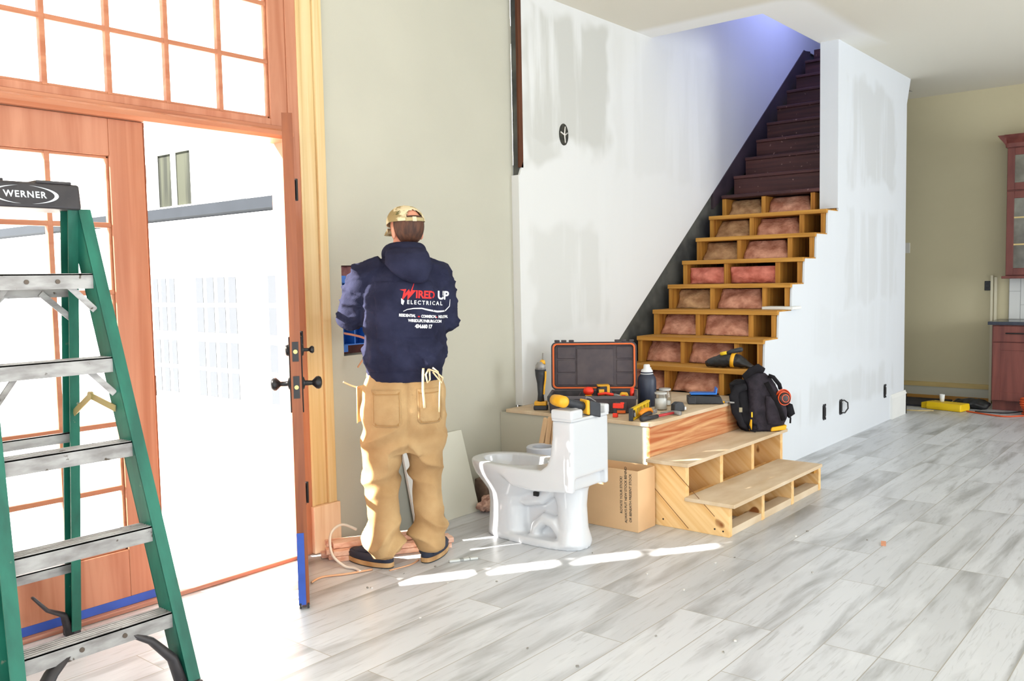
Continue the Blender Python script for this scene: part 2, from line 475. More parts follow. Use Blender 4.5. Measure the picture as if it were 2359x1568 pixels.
# ceiling paint with a band of white joint compound along the stair opening
OX0, OX1, OY0, OY1 = 6.30, 10.1, 2.77, 3.70
def ceil_mat():
    m = bpy.data.materials.new('ceiling_paint'); m.use_nodes = True
    nt = m.node_tree; N, L = nt.nodes, nt.links
    b = N['Principled BSDF']; b.inputs['Roughness'].default_value = .8; b.inputs['Specular IOR Level'].default_value = .2
    tc = N.new('ShaderNodeTexCoord'); sx = N.new('ShaderNodeSeparateXYZ'); L.new(tc.outputs['Object'], sx.inputs[0])
    def mth(op, a, c):
        q = N.new('ShaderNodeMath'); q.operation = op
        for k, v in ((0, a), (1, c)):
            if isinstance(v, (int, float)): q.inputs[k].default_value = v
            else: L.new(v, q.inputs[k])
        return q.outputs[0]
    dx = mth('MAXIMUM', mth('SUBTRACT', OX0, sx.outputs[0]), 0.0)
    dy = mth('MAXIMUM', mth('SUBTRACT', OY0 - .15, sx.outputs[1]), 0.0)
    d = mth('SQRT', mth('ADD', mth('MULTIPLY', dx, dx), mth('MULTIPLY', dy, dy)), 0.0)
    r = N.new('ShaderNodeMapRange'); r.interpolation_type = 'SMOOTHSTEP'
    r.inputs['From Min'].default_value = .17; r.inputs['From Max'].default_value = .30
    L.new(d, r.inputs['Value'])
    # the compound stops at the partition's far end
    e = N.new('ShaderNodeMapRange'); e.inputs['From Min'].default_value = 7.3; e.inputs['From Max'].default_value = 7.9
    L.new(sx.outputs[0], e.inputs['Value'])
    f = mth('MAXIMUM', r.outputs['Result'], e.outputs['Result'])
    mx = N.new('ShaderNodeMix'); mx.data_type = 'RGBA'
    mx.inputs['A'].default_value = (.92, .92, .90, 1); mx.inputs['B'].default_value = (.79, .755, .655, 1)
    L.new(f, mx.inputs['Factor']); L.new(mx.outputs['Result'], b.inputs['Base Color'])
    return m
M_ceil = ceil_mat()

# ---------------------------------------------------------------- room shell
CZ = 3.31
WY = 3.76
struct('floor', MB().box(-2.6, 10.6, -4.6, 3.90, -.08, 0), M_floor)
cl = MB()
cl.box(-2.6, OX0, -4.6, 3.90, CZ, CZ + .22).box(OX0, OX1, -4.6, OY0, CZ, CZ + .22).box(OX1, 10.6, -4.6, 3.9, CZ, CZ + .22)
struct('ceiling', cl, M_ceil)
DX0, DX1 = 1.26, 2.80          # rough door opening
HX0, HX1, HZ0, HZ1 = 3.125, 3.47, 1.02, 1.51   # hole cut for the gang boxes
wb = MB()
wb.box(-2.6, DX0 - .07, WY, 3.90, 0, CZ).box(DX0 - .07, DX1 + .07, WY, 3.90, 3.06, CZ)
wb.box(DX1 + .07, HX0, WY, 3.90, 0, CZ).box(HX0, HX1, WY, 3.90, 0, HZ0).box(HX0, HX1, WY, 3.90, HZ1, CZ).box(HX1, 4.603, WY, 3.90, 0, CZ)
wb.box(HX0 - .05, HX1 + .05, 3.90, 3.92, HZ0 - .05, HZ1 + .05)
struct('wall_back', wb, M_cream)
struct('wall_cavity', MB().box(HX0, HX1, 3.885, 3.9, HZ0, HZ1), mat('cavity_brown', srgb(96, 48, 40), .9, col2=srgb(66, 30, 26), vscale=(9, 9, 9)))
sw = MB().prism([(4.585, .575), (5.31, .575), (9.46, 3.79), (10.0, 3.79), (10.0, 5.6), (OX0, 5.6), (OX0, CZ), (4.642, CZ), (4.640, 2.20), (4.596, 2.10)], 3.70, 3.713, 'Y')
struct('wall_stair_side', sw, M_white)
struct('wall_plaster', MB().box(4.606, 10.0, 3.716, 3.76, 0, 5.6), M_gray)
struct('trim_1', MB().box(4.600, 4.639, 3.700, 3.715, 2.15, CZ), M_stud)
# stair partition: drywall skin cut along the steps, then the full-height part
N0X, N0Z, GO, RI = 5.70, .763, .243, .195
def nose(i): return N0X + GO * i, (N0Z + RI * i if i <= 7 else N0Z + RI * 7 + .190 * (i - 7))
pts = [(5.74, 0), (9.30, 0), (9.30, 1.95), (7.42, 1.95)]
for i in range(6, -1, -1):
    x, z = nose(i)
    pts += [(x + GO + .012, z - .01), (x + .035, z - .01), (x + .02, z - .05)]
pts[-1] = (5.74, N0Z - .06)
ws = MB().prism(pts, 2.605, 2.62, 'Y')
ws.box(7.40, 9.30, 2.605, 2.755, 1.95, CZ)
ws.prism([(9.30, CZ), (9.42, CZ), (9.30, CZ - .26)], 2.605, 2.755, 'Y')
struct('wall_stair_partition', ws, M_stairw)
struct('wall_kitchen', MB().box(10.5, 10.6, -4.6, 3.9, 0, CZ), M_kwall)
struct('wall_right', MB().box(5.2, 6.2, -4.7, -4.6, 0, CZ).box(9.0, 10.5, -4.7, -4.6, 0, CZ).box(6.2, 9.0, -4.7, -4.6, 0, .7).box(6.2, 9.0, -4.7, -4.6, 2.8, CZ), M_cream)
struct('wall_passage', MB().box(10.0, 10.5, 3.76, 3.9, 0, CZ), M_kwall)
# upstairs shell over the stair opening
up = MB().box(9.95, 10.1, 2.6, 3.76, CZ + .22, 5.6).box(6.15, 6.30, 2.6, 3.76, CZ + .22, 5.6).box(6.3, 9.95, 2.6, 2.77, CZ + .22, 5.6).box(6.15, 10.1, 2.6, 3.76, 5.6, 5.7)
struct('wall_upstairs', up, M_gyp)
struct('floor_upstairs', MB().box(9.62, 9.95, 2.77, 3.70, 3.40, 3.60), M_dark)
bb = MB().prism([(2.585, 0), (2.605, 0), (2.605, .235), (2.598, .235), (2.585, .20)], 8.86, 9.33, 'X')
bb.box(9.302, 9.33, 2.585, 2.76, 0, .21)
struct('baseboard_partition', bb, M_gyp)
struct('trim_2', MB().box(10.475, 10.5, 2.02, 3.76, .145, .195), M_strip)
struct('trim_3', MB().box(10.478, 10.5, 2.02, 3.76, .0, .05), wood('amber_strip', srgb(176, 128, 60), srgb(150, 100, 44), 'Y'))
struct('baseboard_kitchen', MB().box(10.488, 10.5, 2.02, 3.76, .05, .145), M_cream)

# ---------------------------------------------------------------- double door and transom
fr = MB()
fr.box(DX0 - .07, DX0, 3.74, 3.9, 0, 3.06).box(DX1, DX1 + .07, 3.74, 3.9, 0, 3.06).box(DX0, DX1, 3.74, 3.9, 3.0, 3.06)
struct('trim_4', fr, M_redz, bevel=.003)
hd = MB().prism([(3.70, 2.150), (3.715, 2.135), (3.87, 2.135), (3.87, 2.20), (3.735, 2.20), (3.735, 2.185), (3.715, 2.180), (3.70, 2.170)], DX0, DX1, 'X')
struct('trim_5', hd, M_red)
struct('trim_6', MB().box(DX0, DX1, 3.72, 3.92, 0.001, .022), wood('scuffed_threshold', srgb(196, 150, 128), srgb(150, 96, 76), 'X', 20), bevel=.004)
wr = MB().box(4.586, 4.60, 3.7002, 3.77, .575, 2.10)
struct('trim_9', wr, M_white)
cs = MB().box(2.862, 2.965, 3.742, 3.76, .25, CZ).box(2.965, 3.02, 3.728, 3.76, .25, CZ).box(2.862, 2.882, 3.734, 3.76, .25, CZ)
cs.box(DX0 - .22, DX0 - .06, 3.735, 3.76, .25, CZ)
struct('trim_7', cs, M_pine, bevel=.003)
struct('trim_8', MB().box(2.855, 3.032, 3.715, 3.76, 0.001, .25), M_pine2, bevel=.004)

def sash(name, x0, x1, z0, z1, xs, zs, gx0, gx1, gz0, gz1, y0, y1, label=None):
    """glazed sash: frame with openings; xs, zs muntin centres"""
    f = MB().box(x0, gx0, y0, y1, z0, z1).box(gx1, x1, y0, y1, z0, z1).box(gx0, gx1, y0, y1, z0, gz0).box(gx0, gx1, y0, y1, gz1, z1)
    ym = (y0 + y1) / 2
    o = obj(name, f, M_redz, bevel=.004); o['kind'] = 'structure'
    if label: o['label'] = label
    mm = MB()
    for x in xs: mm.box(x - .011, x + .011, y0 + .008, y1 - .008, gz0, gz1)
    for z in zs: mm.box(gx0, gx1, y0 + .010, y1 - .010, z - .011, z + .011)
    # slim inner glazing bead all round
    for (a, b_, c, d) in ((gx0, gx0 + .012, gz0, gz1), (gx1 - .012, gx1, gz0, gz1), (gx0, gx1, gz0, gz0 + .012), (gx0, gx1, gz1 - .012, gz1)):
        mm.box(a, b_, y0 + .012, y1 - .012, c, d)
    obj('muntin_grid', mm, M_red, o, bevel=.003)
    obj('glass_pane', MB().box(gx0, gx1, ym - .002, ym + .002, gz0, gz1), M_glass, o)
    return o
tx = [1.36 + .268 * k for k in range(1, 5)]
sash('window_1', DX0, DX1, 2.20, 3.0, tx, [2.51, 2.79], 1.36, 2.70, 2.235, 2.93, 3.745, 3.79)
lf = sash('door_1', DX0 + .004, 2.028, .022, 2.133, [1.619], [1.682, 1.396, 1.110, .826, .545], 1.375, 1.873, .27, 1.975, 3.745, 3.79)
obj('blue_tape_strip', MB().box(DX0 + .01, 2.02, 3.7425, 3.7448, .025, .062), M_tape, lf)['label'] = 'blue masking tape along the bottom rail'
obj('edge_strip', MB().box(2.028, 2.036, 3.75, 3.80, .022, 2.133), M_edge, lf)
obj('strike_plate', MB().box(2.036, 2.040, 3.752, 3.790, .93, 1.02), M_bmetal, lf)
obj('flush_bolt', MB().box(2.0365, 2.040, 3.755, 3.785, 1.87, 1.95), M_bmetal, lf)

# open leaf, swung toward the room until it is seen edge-on
def open_leaf():
    hx, hy = 2.782, 3.728
    ang = math.atan2(-hy, -hx)           # leaf points from hinge to the latch edge
    W = .755
    root = bpy.data.objects.new('door_2', None); COL.objects.link(root); root['kind'] = 'structure'
    root['label'] = 'glazed mahogany door leaf swung open edge-on to the room'
    root.location = (hx, hy, 0); root.rotation_euler = (0, 0, ang)
    t = .0225
    z0, z1 = .02, 2.133
    g0, g1, gz0, gz1 = .155, .60, .27, 1.975
    f = MB().box(0, g0, -t, t, z0, z1).box(g1, W - .004, -t, t, z0, z1).box(g0, g1, -t, t, z0, gz0).box(g0, g1, -t, t, gz1, z1)
    L_ = dict(parent=root, local=True)
    obj('door_frame', f, M_redz, bevel=.003, **L_)
    mm = MB().box(.3665, .3885, -t + .008, t - .008, gz0, gz1)
    for z in (1.682, 1.396, 1.110, .826, .545): mm.box(g0, g1, -t + .010, t - .010, z - .011, z + .011)
    obj('muntin_grid', mm, M_red, **L_)
    obj('glass_pane', MB().box(g0, g1, -.002, .002, gz0, gz1), M_glass, **L_)
    obj('edge_strip', MB().box(W - .004, W, -t, t, z0, z1), M_edge, **L_)['label'] = 'darker latch edge of the leaf'
    # latch hardware on the edge
    for nm, z, hh in (('deadbolt', 1.128, .042), ('latch', .975, .048)):
        pl = obj(nm + '_plate', MB().box(W, W + .003, -.013, .013, z - hh, z + hh), M_bmetal, **L_)
        obj('bolt', MB().cyl((W + .003, 0, z), (W + .006, 0, z), .009), M_brass, parent=pl, local=True)
    knob = [(0.0, 0), (.026, 0), (.027, .006), (.012, .010), (.010, .040), (.016, .046), (.027, .058), (.029, .068), (.024, .078), (.010, .083), (0, .083)]
    thumb = [(0, 0), (.026, 0), (.026, .007), (.008, .010), (.007, .032), (.014, .037), (.017, .046), (.012, .053), (0, .054)]
    for sgn in (-1, 1):
        kx = W - .065
        obj('escutcheon', MB().box(kx - .03, kx + .03, min(sgn * t, sgn * (t + .006)), max(sgn * t, sgn * (t + .006)), .86, 1.19), M_bmetal, bevel=.003, **L_)
        obj('door_knob', MB().lathe(knob, (kx, sgn * (t + .004), .985), 24, (0, sgn, 0)), M_bmetal, smooth=True, **L_)
    obj('thumb_turn', MB().lathe(thumb, (W - .065, t + .004, 1.13), 20, (0, 1, 0)), M_bmetal, smooth=True, **L_)
    obj('key_cylinder', MB().lathe([(0, 0), (.026, 0), (.024, .014), (0, .016)], (W - .065, -t - .004, 1.13), 20, (0, -1, 0)), M_bmetal, smooth=True, **L_)
    tp = MB().box(W, W + .0012, -t - .001, t * .35, .022, .34).box(W - .09, W + .001, -t - .0012, -t, .022, .30)
    obj('blue_tape_strip', tp, M_tape, **L_)['label'] = 'torn blue masking tape at the foot of the leaf'
    obj('sweep_seal', MB().box(.01, W + .002, -t + .002, -t + .010, .006, .03).box(.01, W + .002, t - .010, t - .002, .006, .03), M_black, **L_)
    for z in (1.89, 1.12, .34):
        h = obj('hinge', MB().cyl((-.012, .034, z - .055), (-.012, .034, z + .055), .008, 12).box(-.012, .05, .0225, .028, z - .05, z + .05), M_bmetal, **L_)
    return root
open_leaf()

# ---------------------------------------------------------------- outside
struct('ground', MB().box(-30, 40, 3.92, 60, -.12, -.02), M_concrete)
struct('roof_porch', MB().box(-3, 5.4, 3.92, 4.60, 3.02, 3.14), M_extw)
bd = thing('neighbouring_house', 'white two-storey house wing with garage doors, seen through the open doorway', 'house', (6.0, 10.5, -.02))
hw = MB().box(6.0, 7.2, 4.7, 22, -.02, 2.30).box(7.2, 12, 4.7, 22, -.02, 5.6)
obj('facade_wall', hw, M_extw, bd)
obj('roof_edge', MB().prism([(5.93, 2.26), (6.0, 2.22), (7.2, 2.32), (7.2, 2.40), (5.93, 2.385)], 4.7, 22, 'Y'), M_extg, bd)
obj('cornice', MB().box(5.95, 6.0, 5.2, 22, 2.17, 2.225), M_extw, bd)
wn = obj('window', MB().box(7.13, 7.2, 11.80, 11.88, 2.58, 3.45).box(7.13, 7.2, 12.82, 12.90, 2.58, 3.45).box(7.13, 7.2, 12.31, 12.41, 2.58, 3.45).box(7.12, 7.2, 11.79, 12.91, 3.38, 3.46).box(7.12, 7.2, 11.79, 12.91, 2.53, 2.60), M_extw, bd)
obj('curtained_pane', MB().box(7.16, 7.19, 11.87, 12.83, 2.60, 3.39), M_extd, wn)
obj('corner_column', MB().box(6.85, 7.19, 10.43, 11.05, 2.36, 3.20).box(6.80, 7.185, 10.38, 11.10, 3.08, 3.22), M_extw, bd)
obj('balcony_panel', MB().box(7.0, 7.2, 8.6, 10.7, 2.36, 3.05).box(6.97, 7.19, 8.58, 10.72, 3.02, 3.09), M_extw, bd)
for (ya, yb, n) in ((10.40, 11.2, 4), (9.05, 9.98, 4), (7.5, 8.5, 4)):
    gd = obj('garage_door', MB().box(5.985, 6.0, ya - .12, yb + .12, -.02, 1.56), M_extw, bd)
    pn = MB(); wdt = (yb - ya) / n
    for k in range(n):
        for r in range(4):
            pn.box(5.978, 5.986, ya + wdt * k + .05, ya + wdt * (k + 1) - .03, .06 + .36 * r + (0 if r < 2 else .06), .06 + .36 * r + .31 + (0 if r < 2 else .06))
    obj('pane_grid', pn, M_extp, gd)
# ---------------------------------------------------------------- staircase
st = thing('staircase', 'steep straight staircase, bare lumber treads below and dark stained steps above', 'staircase', (5.72, 3.15, .575))
SY0, SY1 = 2.622, 3.70
def saw(y0, y1, n, a=0):
    p = []
    for i in range(a, n):
        x, z = nose(i)
        p += [(x + .018, (z - RI if i else .577)), (x + .018, z - .034)]
    xe, ze = nose(n - 1)
    p += [(xe + .018 + GO, ze - .034), (xe + GO + .018, ze - .36), (N0X + .35, .577)]
    return MB().prism(p, y0, y1, 'Y')
for y0 in (2.624, 2.800, 3.235, 3.605):
    obj('stringer', saw(y0, y0 + .038, 8), M_framz, st)
for i in range(8):
    x, z = nose(i)
    yl = 3.56 if i == 0 else 3.645
    if i < 7:
        obj('tread', MB().box(x, x + GO + .05, SY0 - (.012 if i < 7 else 0), yl, z - .033, z), M_fram, st, bevel=.003)
for i in range(7, 16):
    x, z = nose(i); y0 = 2.76
    if i == 7: y0 = SY0
    nb = MB().box(x, x + GO + .05, y0, 3.645, z - .030, z)
    obj('dark_tread', nb, M_dark, st, bevel=.008, seg=3)
    if i > 7: obj('dark_riser', MB().box(x + .022, x + .04, y0, 3.645, nose(i - 1)[1], z - .030), M_dark, st)
xa, za = nose(15)
obj('dark_riser', MB().box(xa + GO + .02, xa + GO + .04, 2.76, 3.645, za, za + .16), M_dark, st)
x7, z7 = nose(7)
sl = lambda X: .575 + (X - 5.31) * .7747
sk = MB().prism([(x7 - .06, z7 - .12), (x7 - .06, sl(x7 - .06)), (9.44, sl(9.44)), (9.62, 3.80), (9.62, 3.3)], 3.69, 3.7155, 'Y')
obj('skirt_board', sk, mat('skirt_dark', srgb(70, 56, 62), .6, col2=srgb(48, 38, 44), vscale=(3, 3, 3)), st)
obj('added_backing', MB().prism([(6.02, .577), (9.26, 2.995), (9.26, 2.96), (6.06, .577)], 2.63, 3.69, 'Y'), mat('shadowed_board', srgb(70, 44, 34), .9), st)  # added backing keeps light from below out; its dark brown stands for shade

# pink insulation batts stuffed between the stringers
M_pink = mat('pink_fibreglass', srgb(228, 170, 144), .95, col2=srgb(176, 116, 94), vscale=(11, 11, 15), bump=.8, bscale=50, spec=.1, detail=8)
M_pinkb = mat('tan_fibreglass', srgb(210, 168, 126), .95, col2=srgb(164, 122, 88), vscale=(12, 12, 16), bump=.8, bscale=50, spec=.1, detail=8)
M_bright = mat('bright_pink_fibreglass', srgb(236, 150, 132), .95, col2=srgb(196, 108, 92), vscale=(11, 11, 15), bump=.8, bscale=50, spec=.1, detail=8)
def batt(y0, y1, i, slanted, seed):
    """lumpy slab; slanted ones lean back along the stair slope, the upright pair fills the opening"""
    k = MB(); nx, ny, nz = 5, 14, 9
    x0, z1 = nose(i); zb = .580 if i == 0 else nose(i - 1)[1] + .002
    z1 -= .038
    def P(a, b, c):
        z = zb + (z1 - zb) * (c * (.97 if slanted else .86))
        ins = (.10 * c + .035) if slanted else .045
        x = x0 + ins + .02 + a * .10
        sh = (.075 * c if slanted else .01)
        y = y0 + .004 + (y1 - y0 - .008) * b
        yy = y1 - (y1 - y) * (1 - sh / max(y1 - y0, .01) * 1.0) if slanted else y
        bulge = .035 * math.sin(PI * b) * math.sin(PI * min(1, c + .1))
        n = noise.noise(Vector((y * 9 + seed, z * 14, seed * 3.1)))
        n2 = noise.noise(Vector((y * 30, z * 34 + seed, a * 3)))
        fx = (1 - a) * (bulge + .030 * n + .010 * n2)
        return (x - fx, yy, z + .008 * n * (1 if 0 < c < 1 else 0))
    idx = {}
    def V(a, b, c):
        if (a, b, c) not in idx:
            idx[(a, b, c)] = len(k.v); k.v.append(P(a / nx, b / ny, c / nz))
        return idx[(a, b, c)]
    for (A, B, C, fix) in ((ny, nz, 0, 'a0'), (ny, nz, nx, 'a1'), (nx, nz, 0, 'b0'), (nx, nz, ny, 'b1'), (nx, ny, 0, 'c0'), (nx, ny, nz, 'c1')):
        for p in range(A):
            for q in range(B):
                quad = []
                for (dp, dq) in ((0, 0), (1, 0), (1, 1), (0, 1)):
                    u, v = p + dp, q + dq
                    t = {'a': (C, u, v), 'b': (u, C, v), 'c': (u, v, C)}[fix[0]]
                    quad.append(V(*t))
                k.f.append(tuple(quad))
    return k
ORD = ['lowest', 'second', 'third', 'fourth', 'fifth', 'sixth', 'seventh', 'topmost']
for i in range(8):
    for j, (y0, y1, side) in enumerate(((3.275, 3.603, 'wall-side'), (2.84, 3.233, 'room-side'))):
        bt = obj('insulation_batt', batt(y0, y1, i, i != 4, i * 3.7 + j * 1.9), M_bright if i == 4 else (M_pink if (i in (0, 1, 2) or j == 1) else M_pinkb), smooth=True)
        tone = 'Bright pink' if i == 4 else 'Pink'
        nm = {0: 'lowest bare step', 7: 'first dark step'}.get(i, ORD[i] + ' bare step from the bottom')
        tag(bt, f'{tone} insulation in the {side} bay under the {nm}', 'insulation', 'insulation batts between the stair stringers')
sc = obj('drywall_scrap', MB().box(6.35, 6.52, 2.56, 2.80, nose(2)[1] + .001, nose(2)[1] + .022), M_gyp, bevel=.003)
tag(sc, 'small white drywall scrap lying on the third bare step', 'drywall scrap')

# ---------------------------------------------------------------- landing platform
LX0, LZ = 4.42, .575
lp = thing('landing_platform', 'plywood-topped landing platform at the foot of the stairs', 'platform', (5.0, 3.1, 0))
obj('plywood_top', MB().box(LX0 - .012, 5.735, 2.618, 3.70, LZ - .022, LZ), M_ply, lp, bevel=.003)
obj('painted_side', MB().box(LX0, LX0 + .015, 2.652, 3.758, 0.001, LZ - .022), M_cream, lp)
obj('plywood_riser', MB().box(LX0 - .004, 5.70, 2.625, 2.65, .377, LZ - .022), M_plyf, lp)
obj('side_stud', MB().box(LX0 - .004, LX0 + .034, 2.628, 2.651, .0, .377), M_pine, lp)
fm = MB().box(LX0 + .02, 5.70, 3.62, 3.66, 0, .55).box(LX0 + .02, 5.70, 2.655, 2.69, 0, .55).box(5.66, 5.70, 2.69, 3.62, 0, .55)
obj('framing', fm, M_framz, lp)

# ---------------------------------------------------------------- lower box steps
bs = thing('box_steps', 'pine box steps with two plywood treads in front of the landing', 'steps', (5.03, 2.36, 0))
BX0, BX1 = 4.365, 5.735
def side(x0, x1, m):
    return obj('side_panel', MB().prism([(2.622, 0), (2.115, 0), (2.115, .168), (2.375, .168), (2.375, .357), (2.622, .357)], x0, x1, 'X'), m, bs, bevel=.002)
side(BX0 + .012, BX0 + .05, M_firy); side(4.800, 4.838, M_firy); side(5.235, 5.273, M_firy); side(BX1 - .05, BX1 - .012, M_firy)
obj('tread', MB().box(BX0 - .008, BX1 - .09, 2.075, 2.374, .168, .189), M_ply, bs, bevel=.003)['label'] = 'lower plywood tread'
obj('tread', MB().box(BX0 - .005, BX1 + .02, 2.352, 2.623, .357, .378), M_ply, bs, bevel=.003)['label'] = 'upper plywood tread'
obj('bottom_plate', MB().box(BX0 + .05, BX1 - .05, 2.118, 2.20, .0, .042), M_ply, bs, bevel=.002)
obj('back_panel', MB().box(BX0 + .05, BX1 - .05, 2.585, 2.620, 0, .357), M_fir, bs)
obj('mid_panel', MB().box(BX0 + .05, BX1 - .05, 2.42, 2.44, 0, .168), M_fir, bs)
obj('nailer_block', MB().box(BX1 - .09, BX1 - .05, 2.13, 2.36, .118, .168), M_fram, bs)
scr = MB()
for (y, z) in ((2.15, .03), (2.20, .035), (2.52, .04), (2.58, .30), (2.60, .20)):
    obj('screw', MB().cyl((BX0 + .0125, y, z), (BX0 + .0105, y, z), .005, 10), M_bmetal, bs)
for (ya, za, yb, zb) in ((2.60, .235, 2.36, .012), (2.47, .35, 2.20, .105)):
    obj('board_joint', MB().bar((BX0 + .0115, ya, za), (BX0 + .0115, yb, zb), .0028, .002, up=(1, 0, 0)), mat('joint_brown', srgb(120, 76, 36), .8), bs)

# ---------------------------------------------------------------- outlets and boxes
M_hole = mat('dark_box_void', (.012, .011, .011), .8)
M_wire = mat('white_wire', (.75, .72, .66), .5)
def outlet(x, z, y, label, wired=False):
    t = thing('outlet_box', label, 'electrical box', (x, y, z), 0, 'bare outlet boxes in the partition')
    obj('box_void', MB().rbox(x - .034, x + .034, y - .002, y - .0005, z - .054, z + .054, .0006), M_hole, t)
    obj('device', MB().box(x - .018, x + .018, y - .012, y - .002, z - .036, z + .036), M_black, t, bevel=.003)
    for s in (-1, 1):
        [obj('mounting_ear', MB().cyl((x + q * .018, y - .004, z + s * .048), (x + q * .018, y - .004, z + s * .064), .007, 8), M_black, t) for q in (-1, 1)]
    if wired:
        obj('wire_loop', MB().tube([(x, y - .004, z + .05), (x + .03, y - .02, z + .055), (x + .075, y - .035, z + .03), (x + .085, y - .035, z - .02), (x + .05, y - .02, z - .055), (x + .01, y - .005, z - .05)], .006, 8), M_black, t, smooth=True)
outlet(7.113, .296, 2.605, 'bare outlet box in the white partition, closest to the backpack')
outlet(7.493, .290, 2.605, 'outlet box in the white partition with a looped black cable', True)
outlet(8.684, .294, 2.605, 'bare outlet box in the white partition, closest to the kitchen')
rb = thing('round_box', 'round cut-out with wires in the white wall beside the stairs', 'electrical box', (5.093, 3.7, 2.416))
k = MB(); k.tube([(5.093, 3.701, 2.416), (5.093, 3.695, 2.416)], [(.052, .075), (.052, .075)], 24)
obj('box_void', k, mat('box_grey', srgb(64, 62, 52), .8, col2=srgb(34, 34, 30), vscale=(40, 40, 40)), rb)
k = MB().tube([(5.05, 3.692, 2.43), (5.09, 3.688, 2.41), (5.13, 3.692, 2.43)], .005, 8).tube([(5.10, 3.69, 2.47), (5.085, 3.686, 2.42), (5.10, 3.69, 2.36)], .005, 8)
obj('wire', k, M_wire, rb, smooth=True)
ks = obj('light_switch', MB().box(10.488, 10.5, 2.89, 2.96, 1.62, 1.735), mat('switch_white', (.62, .60, .54), .5), bevel=.004)
tag(ks, 'pale switch plate on the dim kitchen wall', 'switch')

# ---------------------------------------------------------------- gang boxes and wires in the cream wall
M_bluebox = mat('blue_pvc', srgb(36, 104, 196), .45, var=.2, vscale=(12, 12, 12))
def gang(z, label, xa, xb):
    t = thing('gang_box', label, 'electrical box', ((xa + xb) / 2, 3.82, z), 0, 'blue boxes in the wall cut-out')
    k = MB().box(xa, xb, 3.852, 3.86, z - .075, z + .075).box(xa, xa + .006, 3.775, 3.86, z - .075, z + .075).box(xb - .006, xb, 3.775, 3.86, z - .075, z + .075)
    k.box(xa, xb, 3.775, 3.86, z - .075, z - .069).box(xa, xb, 3.775, 3.86, z + .069, z + .075)
    obj('box_shell', k, M_bluebox, t)
    obj('divider', MB().box((xa + xb) / 2 - .003, (xa + xb) / 2 + .003, 3.78, 3.855, z - .07, z + .07), M_bluebox, t)
    for (za, zb) in ((z + .075, z + .11), (z - .11, z - .075)): obj('bracket', MB().box(xa, xa + .03, 3.772, 3.776, za, zb), M_bluebox, t)
gang(1.345, 'upper blue gang box in the wall cut-out', 3.135, 3.31)
gang(1.15, 'lower blue gang box in the wall cut-out', 3.135, 3.31)
pi_ = obj('pink_batt', MB().box(3.13, 3.465, 3.84, 3.884, 1.425, 1.508), mat('dusty_pink_batt', srgb(178, 122, 118), .95, col2=srgb(140, 88, 86), vscale=(20, 20, 20), bump=.6), bevel=.01)
tag(pi_, 'dusty pink insulation at the top of the wall cut-out', 'insulation')
M_pinkw = mat('pink_wire', srgb(226, 158, 136), .5)
M_cop = mat('copper', srgb(222, 170, 130), .35, .3)
def wire(pts, r, m, label, name='loose_wire', cat='wire', group=None):
    # Catmull-Rom smoothing
    P = [Vector(p) for p in pts]; out = []
    for i in range(len(P) - 1):
        a, b_, c, d = P[max(i - 1, 0)], P[i], P[i + 1], P[min(i + 2, len(P) - 1)]
        for s in range(6):
            t = s / 6
            out.append(.5 * ((2 * b_) + (c - a) * t + (2 * a - 5 * b_ + 4 * c - d) * t * t + (3 * b_ - a - 3 * c + d) * t ** 3))
    out.append(P[-1])
    o = obj(name, MB().tube(out, r, 8), m, smooth=True)
    return tag(o, label, cat, group)
wire([(3.16, 3.80, 1.37), (3.20, 3.72, 1.42), (3.26, 3.64, 1.475), (3.33, 3.62, 1.49)], .006, M_pinkw, 'pink wire arching out of the upper blue gang box')
wire([(3.17, 3.80, 1.40), (3.22, 3.74, 1.40), (3.28, 3.70, 1.42)], .004, M_pinkw, 'thin pink wire below the arching one at the upper gang box')
wire([(3.14, 3.79, 1.145), (3.19, 3.68, 1.12), (3.24, 3.60, 1.07), (3.27, 3.56, 1.045)], .006, M_pinkw, 'pink wires running from the lower gang box to the worker')
wire([(3.24, 3.66, 1.22), (3.235, 3.64, 1.15), (3.22, 3.63, 1.08), (3.18, 3.66, 1.01), (3.15, 3.68, .96)], .005, M_cop, 'bare copper wire hanging below the lower gang box')
wire([(2.860, 3.455, .925), (2.89, 3.43, .905), (2.925, 3.405, .890)], .004, M_cop, 'short pale wire end poking out beside the worker\'s hip')
M_cable = mat('white_cable', (.78, .76, .70), .5)
wire([(3.02, 3.58, .12), (2.94, 3.60, .16), (2.85, 3.58, .135), (2.79, 3.50, .06), (2.80, 3.42, .012), (2.815, 3.36, .008), (2.80, 3.30, .008)], .007, M_cable, 'white cable looping from the trim bundle to the floor beside the open door', 'white_cable', 'cable')
wire([(2.560, 3.37, .006), (2.64, 3.39, .006), (2.74, 3.33, .006), (2.86, 3.28, .006)], .005, M_cop, 'copper wire lying on the floor beside the open door')
wire([(2.90, 3.20, .006), (3.02, 3.18, .006), (3.10, 3.20, .006)], .004, M_cop, 'copper wire lying between the worker\'s shoes')

